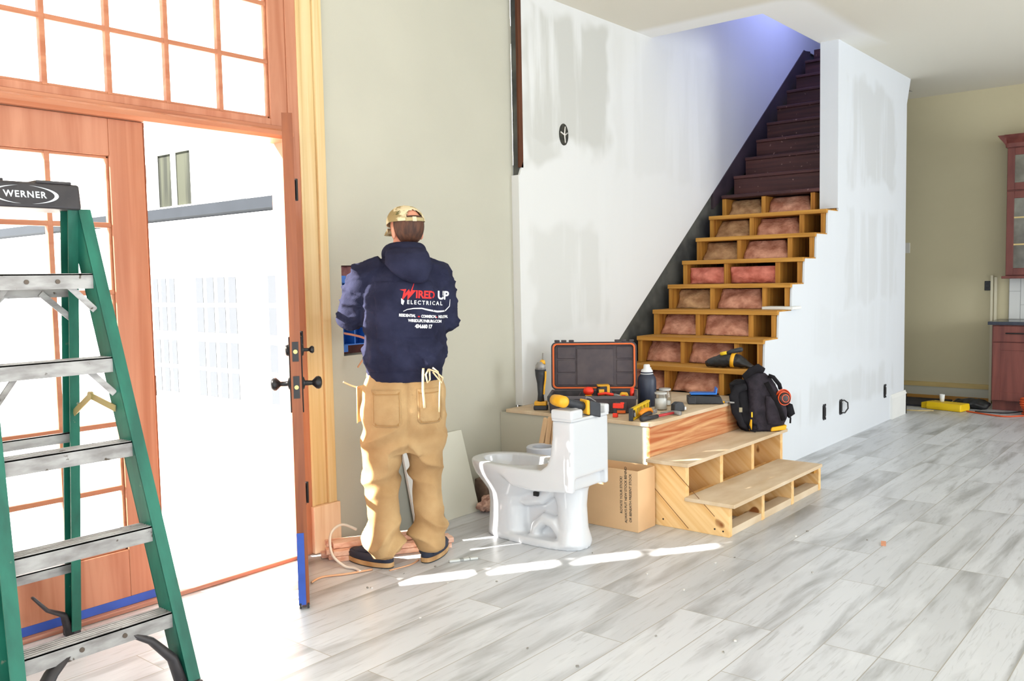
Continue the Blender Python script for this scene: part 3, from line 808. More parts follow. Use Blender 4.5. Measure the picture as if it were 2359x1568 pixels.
# ---------------------------------------------------------------- stuff along the cream wall
M_tr = wood('pink_trim', srgb(244, 206, 184), srgb(218, 160, 134), 'X', 30, .5)
bdir = Vector((.86, -.51, 0)).normalized()
for k_ in range(8):
    lay, col = divmod(k_, 3)
    off = bdir.cross(Vector((0, 0, 1))) * (.055 * (col - 1))
    c = Vector((3.10 + .02 * (k_ % 3), 3.44, .014 + .0285 * lay)) + off
    o = obj('trim_stick', MB().obox(c, bdir, (-bdir.y, bdir.x, 0), (0, 0, 1), .33 - .012 * (k_ % 4), .026, .0135), M_tr, bevel=.003)
    if lay == 2: lb = 'topmost reddish trim stick of the bundle, ' + ('nearer the wall' if col == 0 else 'nearer the shoes')
    else: lb = ('lowest layer' if lay == 0 else 'middle layer') + ' of the reddish trim bundle, ' + ['wall-side', 'centre', 'shoe-side'][2 - col if False else col] + ' stick'
    tag(o, lb, 'trim', 'bundle of trim sticks behind the worker')
def leaning(x0, x1, y0, z1, thick, lean, m, label, x0t=None, x1t=None, name='drywall_offcut'):
    x0t = x0 if x0t is None else x0t; x1t = x1 if x1t is None else x1t
    v = [(x0, y0, .001), (x1, y0, .001), (x1, y0 + thick, .001), (x0, y0 + thick, .001), (x0t, y0 + lean, z1), (x1t, y0 + lean, z1), (x1t, y0 + lean + thick, z1), (x0t, y0 + lean + thick, z1)]
    o = obj(name, MB().add(v, [(0, 1, 2, 3), (4, 5, 6, 7), (0, 1, 5, 4), (1, 2, 6, 5), (2, 3, 7, 6), (3, 0, 4, 7)]), m)
    return tag(o, label, 'panel')
leaning(3.72, 4.02, 3.60, .490, .013, .140, mat('cream_board', (.68, .67, .57), .8), 'cream drywall offcut leaning on the wall beside the toilet')
leaning(3.500, 3.550, 3.62, .52, .016, .12, M_gyp, 'narrow white board standing behind the worker\'s legs', name='white_board')
leaning(3.30, 3.53, 3.66, .46, .013, .085, mat('greenish_grey_board', srgb(160, 162, 152), .8), 'grey board leaning on the wall behind the worker')
k = MB()
for q in range(14):
    a = random.random() * 6.28; k.ell((4.075 + .09 * math.cos(a) * random.random(), 3.545 + .07 * math.sin(a) * random.random(), .03 + .035 * random.random()), .05, .04, .028, 10, 6)
tuft = baked(k, .007, 1, fold=lambda c, n: .022 * noise.noise(c * 38))
tag(obj('insulation_tuft', tuft, mat('dirty_tuft', srgb(214, 178, 160), .95, col2=srgb(150, 110, 96), vscale=(30, 30, 30))), 'torn tuft of insulation on the floor behind the toilet', 'insulation')
tag(obj('broken_block', MB().obox((4.24, 3.66, .09), (1, .1, 0), (0, 1, 0), (0, 0, 1), .16, .05, .088), mat('grey_brown_block', srgb(128, 108, 92), .9, col2=srgb(92, 74, 62), vscale=(14, 14, 14)), bevel=.008), 'grubby brown block on the floor in the corner behind the toilet', 'block')
lv = thing('clear_level_vial', 'clear plastic strip on the floor beside the worker\'s shoe', 'plastic strip', (3.24, 3.02, 0), -.56)
obj('strip_body', MB().box(-.075, .075, -.010, .010, .001, .012), mat('clear_plastic', (.62, .64, .62), .3), lv, local=True, bevel=.002)
obj('strip_mark', MB().box(-.02, .0, -.0105, .0105, .002, .0125).box(.03, .035, -.0105, .0105, .002, .0125), mat('strip_grey', (.3, .31, .3), .4), lv, local=True)
k = MB()
random.seed(21)
for q in range(42):
    x, y = random.uniform(2.5, 5.2), random.uniform(1.4, 3.5)
    if (x > 4.2 and y > 2.0) or (3.55 < x < 4.0 and 2.6 < y < 3.4): continue
    s = random.uniform(.003, .006); a = random.random() * 3
    k.obox((x, y, s * .5 + .0005), (math.cos(a), math.sin(a), 0), (-math.sin(a), math.cos(a), 0), (0, 0, 1), s, s * .7, s * .5)
tag(obj('debris', k, mat('crumb_grey', (.28, .26, .23), .9, col2=(.7, .68, .64), vscale=(9, 9, 9), lo=.48, hi=.52)), 'scattered crumbs of drywall and wood on the tile floor', 'debris', kind='stuff')
tag(obj('orange_chip', MB().obox((4.74, 1.42, .004), (1, .3, 0), (-.3, 1, 0), (0, 0, 1), .035, .012, .003), mat('orange_chip', srgb(214, 150, 116), .8)), 'small orange wood chip alone on the open tile floor', 'wood chip')

# ---------------------------------------------------------------- cardboard box
M_card = mat('cardboard', srgb(230, 190, 146), .85, var=.1, vscale=(3, 3, 3), spec=.15)
cb = thing('cardboard_box', 'open brown cardboard box with stock rotation text beside the steps', 'box', (4.27, 2.73, 0))
bx0, bx1, by0, by1, bz = 4.172, 4.355, 2.560, 2.93, .345
k = MB()
t = .004
k.box(bx0, bx1, by0, by1, .001, .006).box(bx0, bx0 + t, by0, by1, .006, bz).box(bx1 - t, bx1, by0, by1, .006, bz).box(bx0 + t, bx1 - t, by0, by0 + t, .006, bz).box(bx0 + t, bx1 - t, by1 - t, by1, .006, bz)
obj('box_body', k, M_card, cb)
M_ink = mat('black_print', (.03, .026, .022), .8)
tx_ = MB()
for i, (s, zz) in enumerate((('ROTATE YOUR STOCK!', 0), ('ALWAYS PUT NEW STOCK BEHIND', 1), ('OR BENEATH PRESENT STOCK', 2))):
    q = text_mesh(s, .0215, .0004, 'LEFT', .98)
    start = (.095, .045, .052)[i]
    # reads upward: text x -> +z, text y -> +y (toward the far side)
    q.v = [(bx0 - .0008, 2.668 - .030 * i + p[1] * 1.0, start + p[0] * .94) for p in q.v]
    tx_.merge(q)
obj('printed_text', tx_, M_ink, cb, fixn=False)

# ---------------------------------------------------------------- things behind the toilet
bk_ = obj('bucket', MB().lathe([(0, .002), (.080, .002), (.088, .350), (.080, .352), (.074, .02), (0, .02)], (4.22, 3.26, .0), 28), mat('dark_bucket', srgb(70, 52, 50), .6), smooth=True)
tag(smooth_by_angle(bk_), 'dark bucket on the floor behind the toilet, under the grey-white ring', 'bucket')
tr_ = obj('tape_roll', MB().lathe([(.060, .354), (.095, .354), (.097, .359), (.097, .402), (.090, .408), (.060, .404), (.060, .354)], (4.22, 3.26, .0), 32), mat('roll_grey', srgb(200, 204, 214), .5), smooth=True)
tag(smooth_by_angle(tr_), 'round grey-white tape roll lying on the dark bucket behind the toilet', 'tape roll')
M_shim = wood('cedar_shim', srgb(224, 188, 146), srgb(196, 150, 106), 'Z', 40, .6)
for i in range(3):
    yb = 3.305 - .042 * i
    o = obj('wood_shim', MB().obox((4.30, yb + .004, .466 + .008 * (i == 1)), (1, 0, .02), (0, 1, .26 - .07 * i), (-.02, -.26 + .07 * i, 1), .010, .017, .10), M_shim, bevel=.002)
    tag(o, ['first of the three pale shims above the grey ring, farthest from the tank', 'middle of the three pale shims above the grey ring', 'pale shim above the grey ring, closest to the tank'][i], 'wood shim', 'shims standing behind the toilet tank')

# ---------------------------------------------------------------- kitchen corner
M_cab = wood('cherry_cabinet', srgb(124, 66, 56), srgb(98, 48, 42), 'Z', 8, .45)
M_ctop = mat('dark_stone', srgb(44, 50, 66), .2, var=.3, vscale=(30, 30, 30))
M_ctopt = mat('stone_top', srgb(190, 196, 204), .25)
M_kglass = mat('cabinet_glass', srgb(112, 112, 100), .12, col2=srgb(74, 70, 62), vscale=(3, 5, 5), spec=.7)
kb = thing('base_cabinet', 'reddish-brown kitchen base cabinet under a dark stone counter', 'cabinet', (10.22, 1.0, 0))
obj('carcass', MB().box(9.96, 10.497, -.78, 1.95, .10, .865).box(10.02, 10.497, -.78, 1.95, 0.001, .10), M_cab, kb)
for i in range(5):
    y1 = 1.945 - .55 * i; y0 = y1 - .545
    d = obj('drawer', MB().box(9.94, 9.96, y0 + .005, y1 - .005, .70, .855), M_cab, kb, bevel=.003)
    obj('bar_pull', MB().cyl((9.925, y0 + .12, .785), (9.925, y1 - .12, .785), .007, 10).box(9.925, 9.942, y0 + .13, y0 + .14, .781, .789).box(9.925, 9.942, y1 - .14, y1 - .13, .781, .789), M_bmetal, d)
    d = obj('door', MB().box(9.945, 9.96, y0 + .005, y1 - .005, .11, .69).box(9.937, 9.945, y0 + .005, y0 + .075, .11, .69).box(9.937, 9.945, y1 - .075, y1 - .005, .11, .69).box(9.937, 9.945, y0 + .075, y1 - .075, .11, .19).box(9.937, 9.945, y0 + .075, y1 - .075, .615, .69), M_cab, kb, bevel=.002)
ct = tag(obj('countertop', MB().box(9.92, 10.497, -.78, 1.985, .867, .90), M_ctop, bevel=.003), 'dark stone countertop on the brown base cabinet', 'countertop')
bk = MB()
tag(obj('backsplash', MB().box(10.485, 10.499, -.78, 1.90, .902, 1.33), (lambda: (lambda m: m)(mat('white_tile', (.70, .70, .67), .25)))()), 'white vertical tile backsplash above the kitchen counter', 'backsplash')
g = MB()
for i in range(12):
    y = 1.90 - .105 * i
    g.box(10.4835, 10.4852, y - .002, y + .002, .902, 1.33)
    g.box(10.4835, 10.4852, y - .105, y, (1.05 if i % 2 else 1.19) - .002, (1.05 if i % 2 else 1.19) + .002)
o = obj('grout_grid', g, mat('grout', (.36, .36, .34), .8), bpy.data.objects['backsplash'])
kc = thing('wall_cabinet', 'reddish-brown glass-fronted kitchen wall cabinet with crown moulding', 'cabinet', (10.33, 1.0, 1.33))
obj('carcass', MB().box(10.19, 10.497, -.7, 1.885, 1.345, 2.66), M_cab, kc)
obj('crown_moulding', MB().prism([(10.19, 2.64), (10.17, 2.64), (10.165, 2.68), (10.12, 2.73), (10.10, 2.76), (10.497, 2.76), (10.497, 2.64)], -.7, 1.90, 'Y').prism([(1.885, 2.64), (1.905, 2.68), (1.945, 2.73), (1.965, 2.76), (1.885, 2.76)], 10.12, 10.497, 'X'), M_cab, kc)
obj('light_rail', MB().box(10.15, 10.497, -.7, 1.915, 1.325, 1.352), M_cab, kc, bevel=.004)
for i in range(4):
    y1 = 1.88 - .56 * i; y0 = y1 - .555
    for (z0, z1, nm) in ((1.36, 2.20, 'door'), (2.215, 2.63, 'door')):
        d = obj(nm, MB().box(10.168, 10.19, y0, y0 + .065, z0, z1).box(10.168, 10.19, y1 - .065, y1, z0, z1).box(10.168, 10.19, y0 + .065, y1 - .065, z0, z0 + .07).box(10.168, 10.19, y0 + .065, y1 - .065, z1 - .07, z1), M_cab, kc, bevel=.003)
        obj('glass_pane', MB().box(10.178, 10.184, y0 + .06, y1 - .06, z0 + .06, z1 - .06), M_kglass, d)
        if z0 < 2:
            obj('shelf_line', MB().box(10.176, 10.178, y0 + .065, y1 - .065, 1.66, 1.675).box(10.176, 10.178, y0 + .065, y1 - .065, 1.93, 1.945), M_strip, d)
for i, (yy, lb) in enumerate(((2.055, 'thin cream strip standing at the counter end, nearer the wall corner'), (2.02, 'thin cream strip standing at the counter end, nearer the backsplash'))):
    tag(obj('cream_strip', MB().box(10.43, 10.455, yy - .012, yy + .012, .001, 1.36 - .02 * i), mat('cream_strip', srgb(206, 198, 172), .6), bevel=.002), lb, 'strip', 'strips standing beside the counter')
ko = thing('wall_outlet', 'black outlet plate on the kitchen wall beside the cream strips', 'outlet', (10.495, 2.10, 1.25))
obj('plate', MB().box(10.488, 10.4995, 2.075, 2.135, 1.20, 1.30), M_black, ko, bevel=.003)
obj('socket', MB().box(10.484, 10.488, 2.09, 2.12, 1.215, 1.24).box(10.484, 10.488, 2.09, 2.12, 1.26, 1.285), M_bmetal, ko)
M_yel = mat('yellow_plastic', srgb(236, 196, 20), .45)
yt = thing('yellow_tool_tray', 'yellow plastic tray on the floor at the kitchen entrance', 'tray', (9.78, 2.32, 0), -.25)
k = MB().prism([(-.09, .001), (.09, .001), (.10, .03), (.085, .075), (-.085, .075), (-.10, .03)], -.19, .17, 'Y')
obj('tray_body', k, M_yel, yt, local=True, bevel=.01)
obj('nozzle', MB().prism([(.17, .001), (.24, .001), (.24, .06), (.17, .075)], -.06, .06, 'X'), M_yel, yt, local=True, bevel=.006)
cu = thing('paper_cup', 'small white cup sitting on the yellow tray', 'cup', (9.80, 2.37, .076))
obj('cup_body', MB().lathe([(.020, 0), (.026, .075), (.024, .075), (.019, .004)], (9.80, 2.37, .077), 20), M_gyp, cu, smooth=True)
k = MB().ell((10.02, 2.13, .05), .10, .17, .05).ell((10.06, 2.26, .04), .07, .07, .05).ell((9.98, 2.03, .035), .06, .06, .04)
tag(obj('black_bag', baked(k, .009, 4, fold=lambda c, n: .012 * noise.noise(c * 22)), M_black), 'slumped black bag on the floor between the yellow tray and cabinet', 'bag')
tag(obj('floor_mat', MB().box(9.86, 10.44, 2.42, 2.92, .001, .02), mat('mat_dark', srgb(44, 42, 50), .8), bevel=.005), 'dark mat on the floor beyond the end of the white partition', 'mat')
M_orc = mat('orange_cord', srgb(206, 84, 40), .5)
k = MB()
pts = []
for i in range(150):
    a = i * .33; r = .085 + .018 * math.sin(i * .7)
    pts.append((9.78 + r * math.cos(a), 1.555 + r * math.sin(a), .012 + .16 * i / 150))
k.tube(pts, .010, 6)
tag(obj('extension_cord_coil', k, M_orc, smooth=True), 'orange extension cord heaped in a coil by the base cabinet', 'cord')
wire([(9.70, 1.60, .008), (9.55, 1.75, .008), (9.62, 1.95, .008), (9.72, 2.12, .008)], .008, M_orc, 'orange cord running along the floor from the coil to the yellow tray', 'orange_cable', 'cord')
wire([(9.86, 1.62, .03), (9.78, 1.80, .008), (9.74, 2.05, .008)], .007, M_black, 'thin black cord on the floor beside the orange one', 'black_cable', 'cord')
wire([(9.60, 2.40, .006), (9.52, 2.55, .006), (9.50, 2.70, .006)], .006, M_strip, 'pale cord trailing from the yellow tray toward the partition', 'pale_cable', 'cord')
# ---------------------------------------------------------------- step ladder
M_grn = mat('green_fibreglass', srgb(24, 108, 88), .5, col2=srgb(12, 84, 68), vscale=(14, 14, 3), speck=(srgb(120, 128, 112), 26, .70))
M_alu = mat('worn_aluminium', srgb(172, 170, 168), .5, .25, col2=srgb(132, 128, 126), vscale=(10, 30, 30), speck=(srgb(70, 58, 46), 24, .66))
M_rub = mat('ladder_black', srgb(38, 36, 40), .5, col2=srgb(56, 52, 54), vscale=(12, 12, 12), speck=(srgb(150, 148, 144), 40, .74))
M_bolt = mat('rivet_rust', srgb(96, 84, 74), .5, .4)
LCX = 1.335
ld_ = thing('step_ladder', 'green fibreglass step ladder with aluminium steps and black top cap', 'ladder', (LCX, 3.2, 0))
def hwd(z): return .262 - .058 * z            # inner half width at height z
def fy(z): return 2.80 + .262 * z             # front rail line
def ry(z): return 3.69 - .225 * z             # rear rail line
for s, nm in ((-1, 'rail'), (1, 'rail')):
    # front channel: web (inner face seen) + front flange
    k = MB(); z0, z1 = .03, 1.70
    def P(z, u, v): return (LCX + s * (hwd(z) + u), fy(z) + v, z)
    for (u0, u1, v0, v1) in ((0, .006, 0, .09), (0, .044, -.002, .005), (0, .044, .085, .092)):
        k.loft([[P(z, u0, v0), P(z, u1, v0), P(z, u1, v1), P(z, u0, v1)] for z in (z0, z1)])
    obj('front_rail', k, M_grn, ld_)
    k = MB()
    def Q(z, u, v): return (LCX + s * (hwd(z) - .035 + u), ry(z) + v, z)
    for (u0, u1, v0, v1) in ((.030, .036, -.06, 0), (0, .036, -.062, -.056), (0, .036, -.004, .002)):
        k.loft([[Q(z, u0, v0), Q(z, u1, v0), Q(z, u1, v1), Q(z, u0, v1)] for z in (z0, z1)])
    obj('rear_rail', k, M_grn, ld_)
ZK = [.275 + .298 * i for i in range(5)]
for i, z in enumerate(ZK):
    x = hwd(z) + (.001)
    y0 = fy(z) + .004
    k = MB().box(LCX - x, LCX + x, y0, y0 + .004, z - .052, z).box(LCX - x, LCX + x, y0, y0 + .085, z - .004, z).box(LCX - x, LCX + x, y0 + .081, y0 + .085, z - .03, z)
    for r in range(5): k.box(LCX - x, LCX + x, y0 + .006 + r * .016, y0 + .012 + r * .016, z, z + .0025)
    sp = obj('step', k, M_alu, ld_)
    rv = MB()
    for sx in (-1, 1): rv.cyl((LCX + sx * (x + .018), fy(z) - .002, z - .026), (LCX + sx * (x + .018), fy(z) - .006, z - .026), .007, 12)
    for sx in (-.28, .30) if i in (0, 4) else (): rv.cyl((LCX + sx * x, y0, z - .026), (LCX + sx * x, y0 - .004, z - .026), .008, 12)
    obj('rivets', rv, M_bolt, sp)
    if i in (3, 4):
        for sx in (-1, 1):
            obj('step_brace', MB().bar((LCX + sx * (x - .085), y0 + .03, z - .03), (LCX + sx * (hwd(z - .12) - .004), fy(z - .12) + .035, z - .13), .004, .022), M_alu, ld_)
for z in (1.405, .845, .30):
    x = hwd(z) - .012
    obj('rear_brace', MB().box(LCX - x, LCX + x, ry(z) - .02, ry(z) - .016, z - .02, z + .018).box(LCX - x, LCX + x, ry(z) - .02, ry(z) - .002, z + .014, z + .018), M_alu, ld_)
for sx in (-1, 1):
    z = 1.40
    obj('brace_strut', MB().bar((LCX + sx * (hwd(z) - .12), ry(z) - .026, z), (LCX + sx * (hwd(z - .1) - .018), ry(z - .1) - .056, z - .10), .005, .022), M_alu, ld_)
    # folding spreader
    a = Vector((LCX + sx * (hwd(.98) - .008), fy(1.0) + .05, .985)); b = Vector((LCX + sx * (hwd(.98) - .02), ry(1.0) - .05, .945)); c_ = (a + b) / 2 + Vector((0, .02, .055))
    obj('spreader_bar', MB().bar(a, c_, .004, .024).bar(c_, b, .004, .024).cyl(c_ - Vector((.006, 0, 0)), c_ + Vector((.006, 0, 0)), .016, 14), mat('brass_zinc', srgb(176, 162, 112), .4, .5), ld_)
    # moulded corner brackets under the first step and at the rear feet
    z = ZK[0]
    pts_ = [(LCX + sx * (hwd(z) - .15), fy(z) + .04, z - .03), (LCX + sx * (hwd(z) - .08), fy(.2) + .03, z - .075), (LCX + sx * (hwd(.1) - .025), fy(.12) + .03, .12), (LCX + sx * (hwd(.04) - .008), fy(.03) + .03, .02)]
    obj('foot_bracket', MB().tube(pts_, [(.012, .030), (.014, .032), (.018, .034), (.022, .036)], 12, up=(0, 1, 0)), M_rub, ld_, smooth=True)
    obj('foot', MB().box(LCX + sx * (hwd(0) + .016) - .026, LCX + sx * (hwd(0) + .016) + .026, fy(0) - .012, fy(0) + .085, 0.001, .036), M_rub, ld_, bevel=.005)
    pts_ = [(LCX + sx * (hwd(.2) - .17), ry(.2) - .03, .215), (LCX + sx * (hwd(.2) - .12), ry(.2) - .03, .15), (LCX + sx * (hwd(.1) - .055), ry(.1) - .03, .105), (LCX + sx * (hwd(.04) - .030), ry(.03) - .03, .02)]
    obj('foot_bracket', MB().tube(pts_, [(.006, .016), (.008, .018), (.012, .02), (.020, .024)], 12, up=(0, 1, 0)), M_rub, ld_, smooth=True)
    obj('foot', MB().box(LCX + sx * (hwd(0) - .02) - .024, LCX + sx * (hwd(0) - .02) + .024, ry(0) - .058, ry(0) + .006, 0.001, .03), M_rub, ld_, bevel=.005)
cy = fy(1.70)
k = MB().prism([(cy - .025, 1.695), (cy + .165, 1.695), (cy + .155, 1.775), (cy + .02, 1.785), (cy - .012, 1.785)], LCX - .212, LCX + .168, 'X')
cp = obj('top_cap', k, M_rub, ld_, bevel=.010, seg=3)
obj('tool_slot', MB().box(LCX - .13, LCX - .07, cy + .03, cy + .12, 1.784, 1.797).box(LCX + .02, LCX + .14, cy - .012, cy + .10, 1.783, 1.793), M_rub, cp, bevel=.003)
# lettering and the oval on the front face of the cap
M_let = mat('worn_white_print', srgb(196, 200, 204), .5)
fa = Vector((0, .013 / .09, 1)).normalized()
def capface(p): return (LCX - .022 + p[0], cy - .0265 + .0133 * (p[1] + .045) / .09 + 0.0, 1.740 + p[1])
q = text_mesh('WERNER', .031, .0009, 'CENTER', 1.18)
q.v = [capface(p) for p in q.v]
obj('lettering', q, M_let, cp, fixn=False)
k = MB()
N_ = 48
for (a0, a1, sh) in ((100, 262, -1), (-80, 82, 1)):
    V_, F_ = [], []
    for t_ in range(N_ + 1):
        a = math.radians(a0 + (a1 - a0) * t_ / N_); wd = .009 * math.sin(PI * t_ / N_)
        V_ += [capface((.112 * math.cos(a), .032 * math.sin(a))), capface(((.112 - wd * 1.6) * math.cos(a), (.032 - wd * .6) * math.sin(a)))]
    F_ = [(2 * i, 2 * i + 1, 2 * i + 3, 2 * i + 2) for i in range(N_)]
    k.add(V_, F_)
obj('oval_mark', k, M_let, cp, fixn=False)

# ---------------------------------------------------------------- toilet
M_por = mat('white_porcelain', (.64, .655, .68), .10, spec=.5, coat=.2)
TX, TY = 3.768, 2.96
KX, KH = 3.742, .166       # tank centre and half width
to = thing('toilet', 'white one-piece toilet standing unfixed in the room, tank toward the steps', 'toilet', (TX, TY, 0))
def ring(z, yb, yf, hw, n=36, sq=2.4):
    """superellipse ring: back yb, front yf, half width hw"""
    cy_ = (yb + yf) / 2; ly = (yf - yb) / 2; out = []
    for k_ in range(n):
        a = 2 * PI * k_ / n; c, s = math.cos(a), math.sin(a)
        out.append((TX + hw * math.copysign(abs(c) ** (2 / sq), c), TY + cy_ + ly * math.copysign(abs(s) ** (2 / sq), s), z))
    return out
k = MB()
k.loft([ring(.0, -.335, .315, .130, sq=2.8), ring(.030, -.335, .315, .130, sq=2.8), ring(.040, -.325, .305, .122, sq=2.8)])          # foot
k.loft([ring(.02, .02, .305, .122), ring(.10, .03, .298, .114), ring(.19, .03, .292, .112), ring(.25, -.01, .30, .120), ring(.30, -.10, .345, .145), ring(.345, -.17, .385, .172), ring(.385, -.20, .402, .187), ring(.415, -.20, .408, .190), ring(.424, -.20, .402, .184)])
k.loft([ring(.02, -.335, -.17, .115), ring(.10, -.318, -.18, .088), ring(.22, -.315, -.17, .080), ring(.30, -.325, -.14, .086), ring(.37, -.345, -.16, .092), ring(.45, -.365, -.20, .10)])
k.box(TX - .030, TX + .030, TY - .28, TY + .10, .03, .34)
# tank, deck and the curve between them
prof = [(-.385, .335), (-.385, .700), (-.262, .700), (-.256, .60), (-.245, .52), (-.220, .460), (-.175, .428), (.04, .420), (.10, .38), (.02, .325), (-.12, .315)]
k.prism([(TY + a, b) for a, b in prof], KX - KH, KX + KH, 'X')
for sx in (-1, 1):       # trapway casting
    xx = TX + sx * .050
    k.tube([(xx - sx * .01, TY + .14, .315), (xx, TY + .09, .255), (xx, TY + .02, .225), (xx, TY - .08, .245), (xx - sx * .01, TY - .16, .31), (xx - sx * .02, TY - .19, .36)], [.040, .041, .039, .037, .036, .034], 16)
    k.tube([(xx, TY - .03, .02), (xx, TY - .045, .085), (xx, TY - .10, .135), (xx, TY - .165, .125), (xx, TY - .22, .07), (xx, TY - .25, .02)], [.034, .035, .036, .037, .038, .040], 16)
bowl = MB().ell((TX, TY + .135, .430), .133, .205, .165, 32, 20)
arch = MB().box(KX - KH + .028, KX + KH - .030, TY - .46, TY - .352, .27, .405)
under = MB().box(TX - .26, TX - .165, TY - .5, TY - .0, .2, .322).box(TX + .165, TX + .26, TY - .5, TY - .0, .2, .322)
tb = baked(k, .0065, 7, cutters=(bowl, arch))
obj('china_body', tb, M_por, to)
obj('inlet_hole', MB().box(TX - .094, TX - .080, TY - .085, TY - .055, .262, .284), M_hole, to)
# lid with a saddle cut out of its rear edge
lidp = [(-.172, .022), (.172, .022), (.172, -.110), (.135, -.110), (.126, -.058), (-.062, -.058), (-.072, -.110), (-.172, -.110)]
k = MB().prism([(KX + a, TY - .28 + b) for a, b in lidp], .706, .756, 'Z')
ldm = obj('tank_lid', k, M_por, to, bevel=.010, seg=3); smooth_by_angle(ldm, 30)
obj('lid_ledge', MB().box(KX - KH - .002, KX + KH + .002, TY - .387, TY - .262, .698, .712), M_por, to, bevel=.003)
obj('rim_jet_slot', MB().box(TX + .118, TX + .126, TY + .02, TY + .028, .385, .412), M_hole, to)

# ---------------------------------------------------------------- drill lying on the tank
M_dy = mat('tool_yellow', srgb(244, 178, 34), .45, var=.12, vscale=(30, 30, 30))
M_db = mat('tool_charcoal', srgb(52, 54, 60), .55, var=.3, vscale=(20, 20, 20))
dr = thing('cordless_drill', 'yellow and charcoal cordless drill lying across the toilet tank', 'drill', (TX - .05, TY - .28, .764), 0)
zt = .764
D0 = Vector((3.635, 2.668, .790)); D1 = Vector((3.815, 2.585, .735))
dd = (D1 - D0).normalized(); dn = Vector((-dd.y, dd.x, 0))
k = MB().tube([D0 + dd * .01, D0 + dd * .04, D0 + dd * .09, D0 + dd * .120], [(.020, .023), (.019, .022), (.021, .022), (.026, .024)], 16)
obj('grip', k, M_db, dr, smooth=True)
hc = D0 - dd * .02
k = MB().tube([hc - dn * .055, hc - dn * .045, hc + dn * .02, hc + dn * .06], [.018, .030, .031, .028], 20)
obj('motor_housing', k, M_dy, dr, smooth=True)
ch = obj('chuck', MB().tube([hc + dn * .06, hc + dn * .10, hc + dn * .115], [.022, .022, .012], 18), M_db, dr, smooth=True)
obj('band', MB().obox(D0 + dd * .132, dd, dn, (0, 0, 1), .010, .038, .038), M_dy, dr, bevel=.006)
ba = obj('battery', MB().obox(D0 + dd * .175, dd, dn, (0, 0, 1), .034, .038, .038), M_db, dr, bevel=.007, seg=3)
obj('battery_label', MB().obox(D0 + dd * .2095 , dd, dn, (0, 0, 1), .0006, .020, .022), mat('label_olive', srgb(128, 112, 30), .6), ba)
obj('belt_clip', MB().tube([D0 + dd * .14 + Vector((0, 0, .036)), D0 + dd * .14 + Vector((0, 0, .052)), D0 + dd * .165 + Vector((0, 0, .052)), D0 + dd * .20 + Vector((0, 0, .04))], .003, 8), M_alu, dr, smooth=True)
# ---------------------------------------------------------------- tool box on the landing
M_tb = mat('toolbox_black', srgb(52, 48, 52), .6, col2=srgb(66, 58, 62), vscale=(20, 20, 20))
M_tbi = mat('toolbox_inner', srgb(92, 82, 84), .7, col2=srgb(78, 70, 76), vscale=(14, 14, 14))
M_or = mat('orange_seal', srgb(226, 102, 28), .5)
M_rd = mat('tool_red', srgb(238, 52, 24), .45)
tbx = thing('tool_box', 'open black tool box with an orange-sealed lid on the plywood landing', 'tool box', (4.405, 3.335, LZ + .002), -math.radians(58))
# local frame: x runs along the box front, y goes away from the camera
Wt, Dt, Ht = .525, .30, .105
k = MB().box(0, Wt, 0, Dt, 0, .008).prism([(0, .0), (.014, .0), (.0, Ht), (-.012, Ht)], .0, Wt, 'X')
k.prism([(Dt - .014, 0), (Dt, 0), (Dt + .008, Ht), (Dt - .006, Ht)], 0, Wt, 'X').prism([(.0, 0), (.014, 0), (.004, Ht), (-.012, Ht)], 0, Dt, 'Y').prism([(Wt - .014, 0), (Wt, 0), (Wt + .012, Ht), (Wt - .004, Ht)], 0, Dt, 'Y')
K_ = dict(parent=tbx, local=True)
obj('tray', k, M_tb, bevel=.003, **K_)
k = MB().box(-.016, Wt + .016, -.018, -.002, Ht - .016, Ht + .004).box(-.016, Wt + .016, Dt - .004, Dt + .012, Ht - .016, Ht + .004).box(-.016, .0, -.018, Dt + .01, Ht - .016, Ht + .004).box(Wt, Wt + .016, -.018, Dt + .01, Ht - .016, Ht + .004)
obj('rim', k, mat('rim_grey', srgb(86, 80, 84), .6), bevel=.003, **K_)
obj('tray_insert', MB().box(.014, Wt - .014, .014, Dt - .014, .008, .037), M_tbi, **K_)
for x in (.175, .405): obj('divider', MB().box(x - .003, x + .003, .01, Dt - .008, .008, Ht - .01), M_tbi, **K_)
for x in (.10, .44):
    lt = obj('latch', MB().box(x - .035, x + .035, -.028, -.016, .012, .075), M_tb, bevel=.003, **K_)
    obj('latch_tab', MB().box(x - .028, x + .028, -.032, -.026, .004, .022), M_or, parent=lt, local=True, bevel=.002)
# lid, opened just past upright
lz, tilt = Ht + .002, math.radians(5)
Hl = .315
def lidm(mb):
    M_ = Matrix.Translation((0, Dt + .012, lz)) @ Matrix.Rotation(-tilt, 4, 'X'); return mb.xform(M_)
def rr(x0, x1, z0, z1, r, n=6):
    o_ = []
    for (sx_, sz_, a0) in ((1, 1, 0), (-1, 1, PI / 2), (-1, -1, PI), (1, -1, 1.5 * PI)):
        for q in range(n + 1):
            a = a0 + PI / 2 * q / n
            o_.append(((x0 + x1) / 2 + sx_ * ((x1 - x0) / 2 - r) + r * math.cos(a), (z0 + z1) / 2 + sz_ * ((z1 - z0) / 2 - r) + r * math.sin(a)))
    return o_
def frame(mb, o_, i_, y0, y1):
    n = len(o_)
    rings = [[(p[0], y0, p[1]) for p in o_], [(p[0], y0, p[1]) for p in i_], [(p[0], y1, p[1]) for p in i_], [(p[0], y1, p[1]) for p in o_]]
    return mb.loft(rings, caps=False, closed=True)
lo_ = rr(-.018, Wt + .018, 0, Hl, .035)
k = frame(MB(), lo_, rr(.004, Wt - .004, .018, Hl - .018, .024), 0, .05).prism(lo_, .05, .058, 'Y')
lid = obj('lid_shell', lidm(k), M_tb, bevel=.003, **K_)
